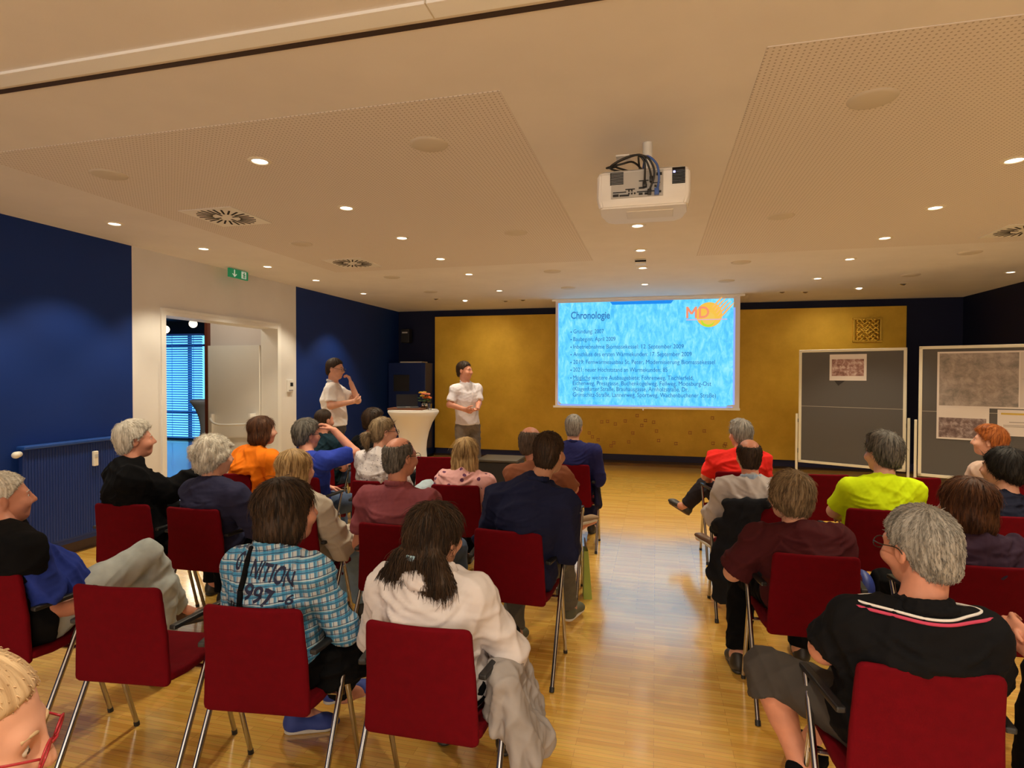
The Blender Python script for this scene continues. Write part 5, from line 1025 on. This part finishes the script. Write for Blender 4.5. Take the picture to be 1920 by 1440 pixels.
p21 = person('woman with short ash-blond hair in a dark maroon top', (.735, 2.98), (.665, 3.17, 1.045), ('shortbob', 'dkblond'), 'fair', sh(cloth('maroon_top', (.070, .012, .016)), sl='mid', o=.018, hem=.45, wr=.008), P(BLK), look=(20, 0, 4), by=6, sw=.175, g=1.12, seed=19, vox=.0065, strand=2, hs=1.02, J=dict(N=(.69, 3.10, .885), shL=(.515, 3.12, .825), shR=(.865, 3.12, .835), elL=(.395, 3.16, .635), wrL=(.50, 3.38, .60), knL=(.50, 3.60, .50), anL=(.46, 3.42, .10), heelL=(.46, 3.36, 0), toeL=(.44, 3.6, 0)), shoes=M['leather_dark'])
p25 = person('woman with a brown layered bob in a dark plum top', (1.42, 3.0), (1.44, 3.18, 1.04), ('bob', 'auburn'), 'fair', sh(cloth('plum_top', (.045, .024, .048)), sl='short', o=.018, hem=.45, wr=.011), P(BLK), look=(22, -4, 4), by=6, sw=.175, g=1.1, seed=20, vox=.0065, strand=2, hs=1.06, J=dict(N=(1.46, 3.10, .88)))
p20 = person('balding man in a pale grey shirt with light blue collar', (.66, 4.13), (.635, 4.30, 1.095), ('ring', 'brown'), 'ruddy', sh(cloth('pale_grey_shirt', (.50, .455, .45)), sl='long', t=.86, o=.02, wr=.008, hem=.45, collar=cloth('light_blue_collar', (.36, .46, .62)), ch=.06), P(BLK), look=(4, 0, 0), by=4, sw=.178, g=1.04, seed=21, vox=.0065, strand=1.2, J=dict(N=(.64, 4.22, .925), shL=(.475, 4.23, .865), shR=(.80, 4.23, .865), elL=(.42, 4.27, .65), wrL=(.385, 4.46, .665), hfL=(.1, .9, -.2), knL=(.72, 4.66, .58), anL=(.46, 4.58, .40), heelL=(.46, 4.50, .33), toeL=(.29, 4.66, .40), fupL=(.35, .3, .85), knR=(.78, 4.64, .50)), shoes=M['leather_brown'], sole=M['sole_white'])
p22 = person('grey-haired man in a neon yellow tee', (1.375, 4.09), (1.465, 4.28, 1.145), ('full', 'dkgrey'), 'fair', sh(cloth('neon_tee', (.60, .80, .006)), sl='short', t=.8, o=.018, wr=.006, hem=.45), P(BLK), look=(24, 0, 0), by=8, sw=.195, g=1.06, seed=22, vox=.0065, strand=1.4, hs=1.06, J=dict(N=(1.44, 4.20, .97), shL=(1.255, 4.20, .905), shR=(1.605, 4.22, .91), elL=(1.18, 4.30, .74), wrL=(1.26, 4.50, .66)))
person('black-haired woman in a navy top', (2.07, 4.09), (2.16, 4.32, 1.07), ('shortbob', 'black'), 'fair', sh(cloth('navy_top', (.014, .016, .034)), sl='long', hem=.45), P(BLK), look=(40, 0, 0), by=14, sw=.175, g=1.1, seed=23, strand=1.2, hs=1.04)
person('man in a red polo with one leg crossed towards the aisle', (.70, 5.36), (.745, 5.53, 1.125), ('full', 'grey'), 'ruddy', sh(cloth('red_polo', (.80, .028, .022)), sl='short', t=.75, o=.02, hem=.44, collar=cloth('red_collar', (.78, .03, .025))), P(cloth('dark_grey_trousers', (.022, .018, .024))), look=(24, 0, 0), by=14, sw=.195, g=1.05, seed=24, J=dict(N=(.74, 5.46, .955), shL=(.545, 5.48, .89), elL=(.455, 5.56, .73), wrL=(.50, 5.74, .66), knL=(.46, 5.80, .60), anL=(.295, 5.84, .385), heelL=(.32, 5.82, .29), toeL=(.12, 5.96, .385), fupL=(.35, 0, .9), knR=(.72, 5.84, .50)), shoes=M['leather_dark'], sole=M['leather_brown'])
person('red-haired woman in a beige top by the pinboards', (2.80, 5.45), (2.70, 5.60, 1.115), ('full', 'red'), 'fair', sh(cloth('beige_top', (.52, .37, .30)), sl='long', hem=.45), P(BLK), look=(58, 4, 0), by=26, sw=.172, seed=25, face=True, J=dict(N=(2.73, 5.54, .94)))
# jacket hung on the pale-grey man's chair
S = SDF(); S.tube((.46, 4.075, .80), (.72, 4.07, .815), (.03, .022), (.03, .022), (0, 0, 1), .03); S.tube((.52, 4.07, .74), (.43, 4.05, .30), (.06, .028), (.095, .03), (1, 0, 0), .04); S.tube((.62, 4.07, .78), (.55, 4.05, .45), (.07, .02), (.06, .025), (1, 0, 0), .04); S.tube((.45, 4.06, .5), (.45, 4.06, .16), (.06, .03), (.065, .035), (1, 0, 0), .04); S.tube((.42, 4.08, .66), (.40, 4.16, .60), (.03, .03), (.03, .03), (0, 0, 1), .04)
V, Q = S.mesh(.008); link('draped_jacket', np_mesh('draped_jacket', wrinkle(V, Q, 12, .012, .12), Q), cloth('anthracite_jacket', (.012, .013, .018)), None, label='dark anthracite jacket hung over the chair back of the pale grey shirt', cat='jacket')
S = SDF(); S.tube((-.56, 5.56, .64), (-.53, 5.50, .42), (.05, .02), (.075, .03), (0, 1, 0), .03); S.tube((-.55, 5.60, .60), (-.535, 5.60, .40), (.05, .02), (.06, .03), (0, 1, 0), .03); V, Q = S.mesh(.008); link('draped_jacket', np_mesh('draped_jacket', wrinkle(V, Q, 13, .01, .1), Q), cloth('navy_wrap', (.012, .012, .04)), None, label='navy garment hanging from the armrest of the blue suit man', cat='jacket')
# somebody sitting right in front of the camera, only forehead and red spectacles in view
chair(-.95, .38, 0, 'below the frame edge under the fair-haired person in red spectacles')
person('fair-haired person with red spectacles cut by the lower frame corner', (-.95, .38), (-.954, .583, 1.14), ('crop', 'pale'), 'fair', sh(cloth('sand_top', (.40, .30, .22)), sl='long', hem=.45), P(BLK), look=(-50, -14, 0), by=-10, sw=.17, seed=26, strand=.25, specs=SPEC_R, vox=.006)
# standing speakers
p17 = person('man speaking in a white short-sleeved shirt and grey trousers, hands joined', (-2.45, 7.30), (-2.475, 7.24, 1.715), ('short', 'brown'), 'ruddy', sh(cloth('white_check_shirt', (.72, .68, .74)), sl='short', t=.78, o=.014, wr=.004, hem=1.0, collar=cloth('white_collar', (.6, .56, .6))), P(M['khaki']), look=(-100, 0, 0), by=-132, sw=.165, g=.95, seed=27, face=True, stand=True, vox=.0055, shoes=M['leather_brown'], grp='people standing by the screen', J=dict(pel=(-2.45, 7.30, 1.0), N=(-2.46, 7.27, 1.535), elR=(-2.62, 7.07, 1.27), wrR=(-2.40, 7.02, 1.215), hfR=(.75, .15, -.25), hnR=(.2, .9, .3), cuR=.7, elL=(-2.30, 7.31, 1.28), wrL=(-2.24, 7.08, 1.225), hfL=(-.35, -.75, -.25), hnL=(-.2, -.3, .9), cuL=.7))
p18 = person('man in a white polo standing by the blue wall, hand at his chin', (-3.924, 6.45), (-3.902, 6.417, 1.730), ('short', 'brown'), 'fair', sh(cloth('white_polo', (.80, .75, .74)), sl='short', t=.74, o=.014, wr=.004, hem=1.02, collar=cloth('grey_tipped_collar', (.45, .45, .50))), P(M['dkbrown_cloth']), look=(-84, -6, 0), by=-70, sw=.19, g=1.08, hs=1.05, seed=28, face=True, stand=True, specs=SPEC_D, vox=.0055, belly=.7, shoes=M['leather_brown'], grp='people standing by the screen', J=dict(pel=(-3.935, 6.450, 0.988), N=(-3.940, 6.439, 1.535), elR=(-3.837, 6.211, 1.281), wrR=(-3.642, 6.374, 1.324), hfR=(.3, .9, .1), hnR=(-.6, .2, .6), cuR=.4, elL=(-3.653, 6.526, 1.335), wrL=(-3.718, 6.482, 1.552), hfL=(-.25, -.1, .85), hnL=(-.9, -.3, 0), cuL=1.0))
# bags
bg = empty('gift_bag', (-.49, 4.28, 0), math.radians(12), label='green paper carrier bag standing on the parquet beside the aisle', cat='bag')
GB = mat('green_paper', (.33, .42, .07), .6)
b_ = MB(); v = [(-.03, -.06, 0), (.03, -.06, 0), (.03, .06, 0), (-.03, .06, 0)]; lo = [b_.bm.verts.new(q) for q in v]; hi = [b_.bm.verts.new((q[0]*.5-.015, q[1], .36)) for q in v]
for i in range(4): b_.bm.faces.new((lo[i], lo[(i+1) % 4], hi[(i+1) % 4], hi[i]))
b_.bm.faces.new(lo[::-1]); b_.build('body', GB, bg)
MB().tube([(-.015, -.04, .35), (-.02, -.03, .43), (-.02, .03, .43), (-.015, .04, .35)], .004, sub=4).build('handle', M['khaki'], bg, smooth='all')
bg = empty('small_backpack', (1.03, 3.27, 0), label='small blue and black bag hanging from the armrest beyond the maroon top', cat='bag')
S = SDF(); S.ell((0, 0, .58), (.055, .09, .085), None, .02); V, Q = S.mesh(.007); link('pouch', np_mesh('pouch', V, Q), mat('cobalt_nylon', (.03, .06, .32), .45), bg); MB().tube([(.055, -.05, .50), (.06, 0, .66), (.055, .05, .5)], .014, sub=4).build('strap', BLK, bg, smooth='all')
D.objects.remove(CH) if CHN[0] == 0 else None
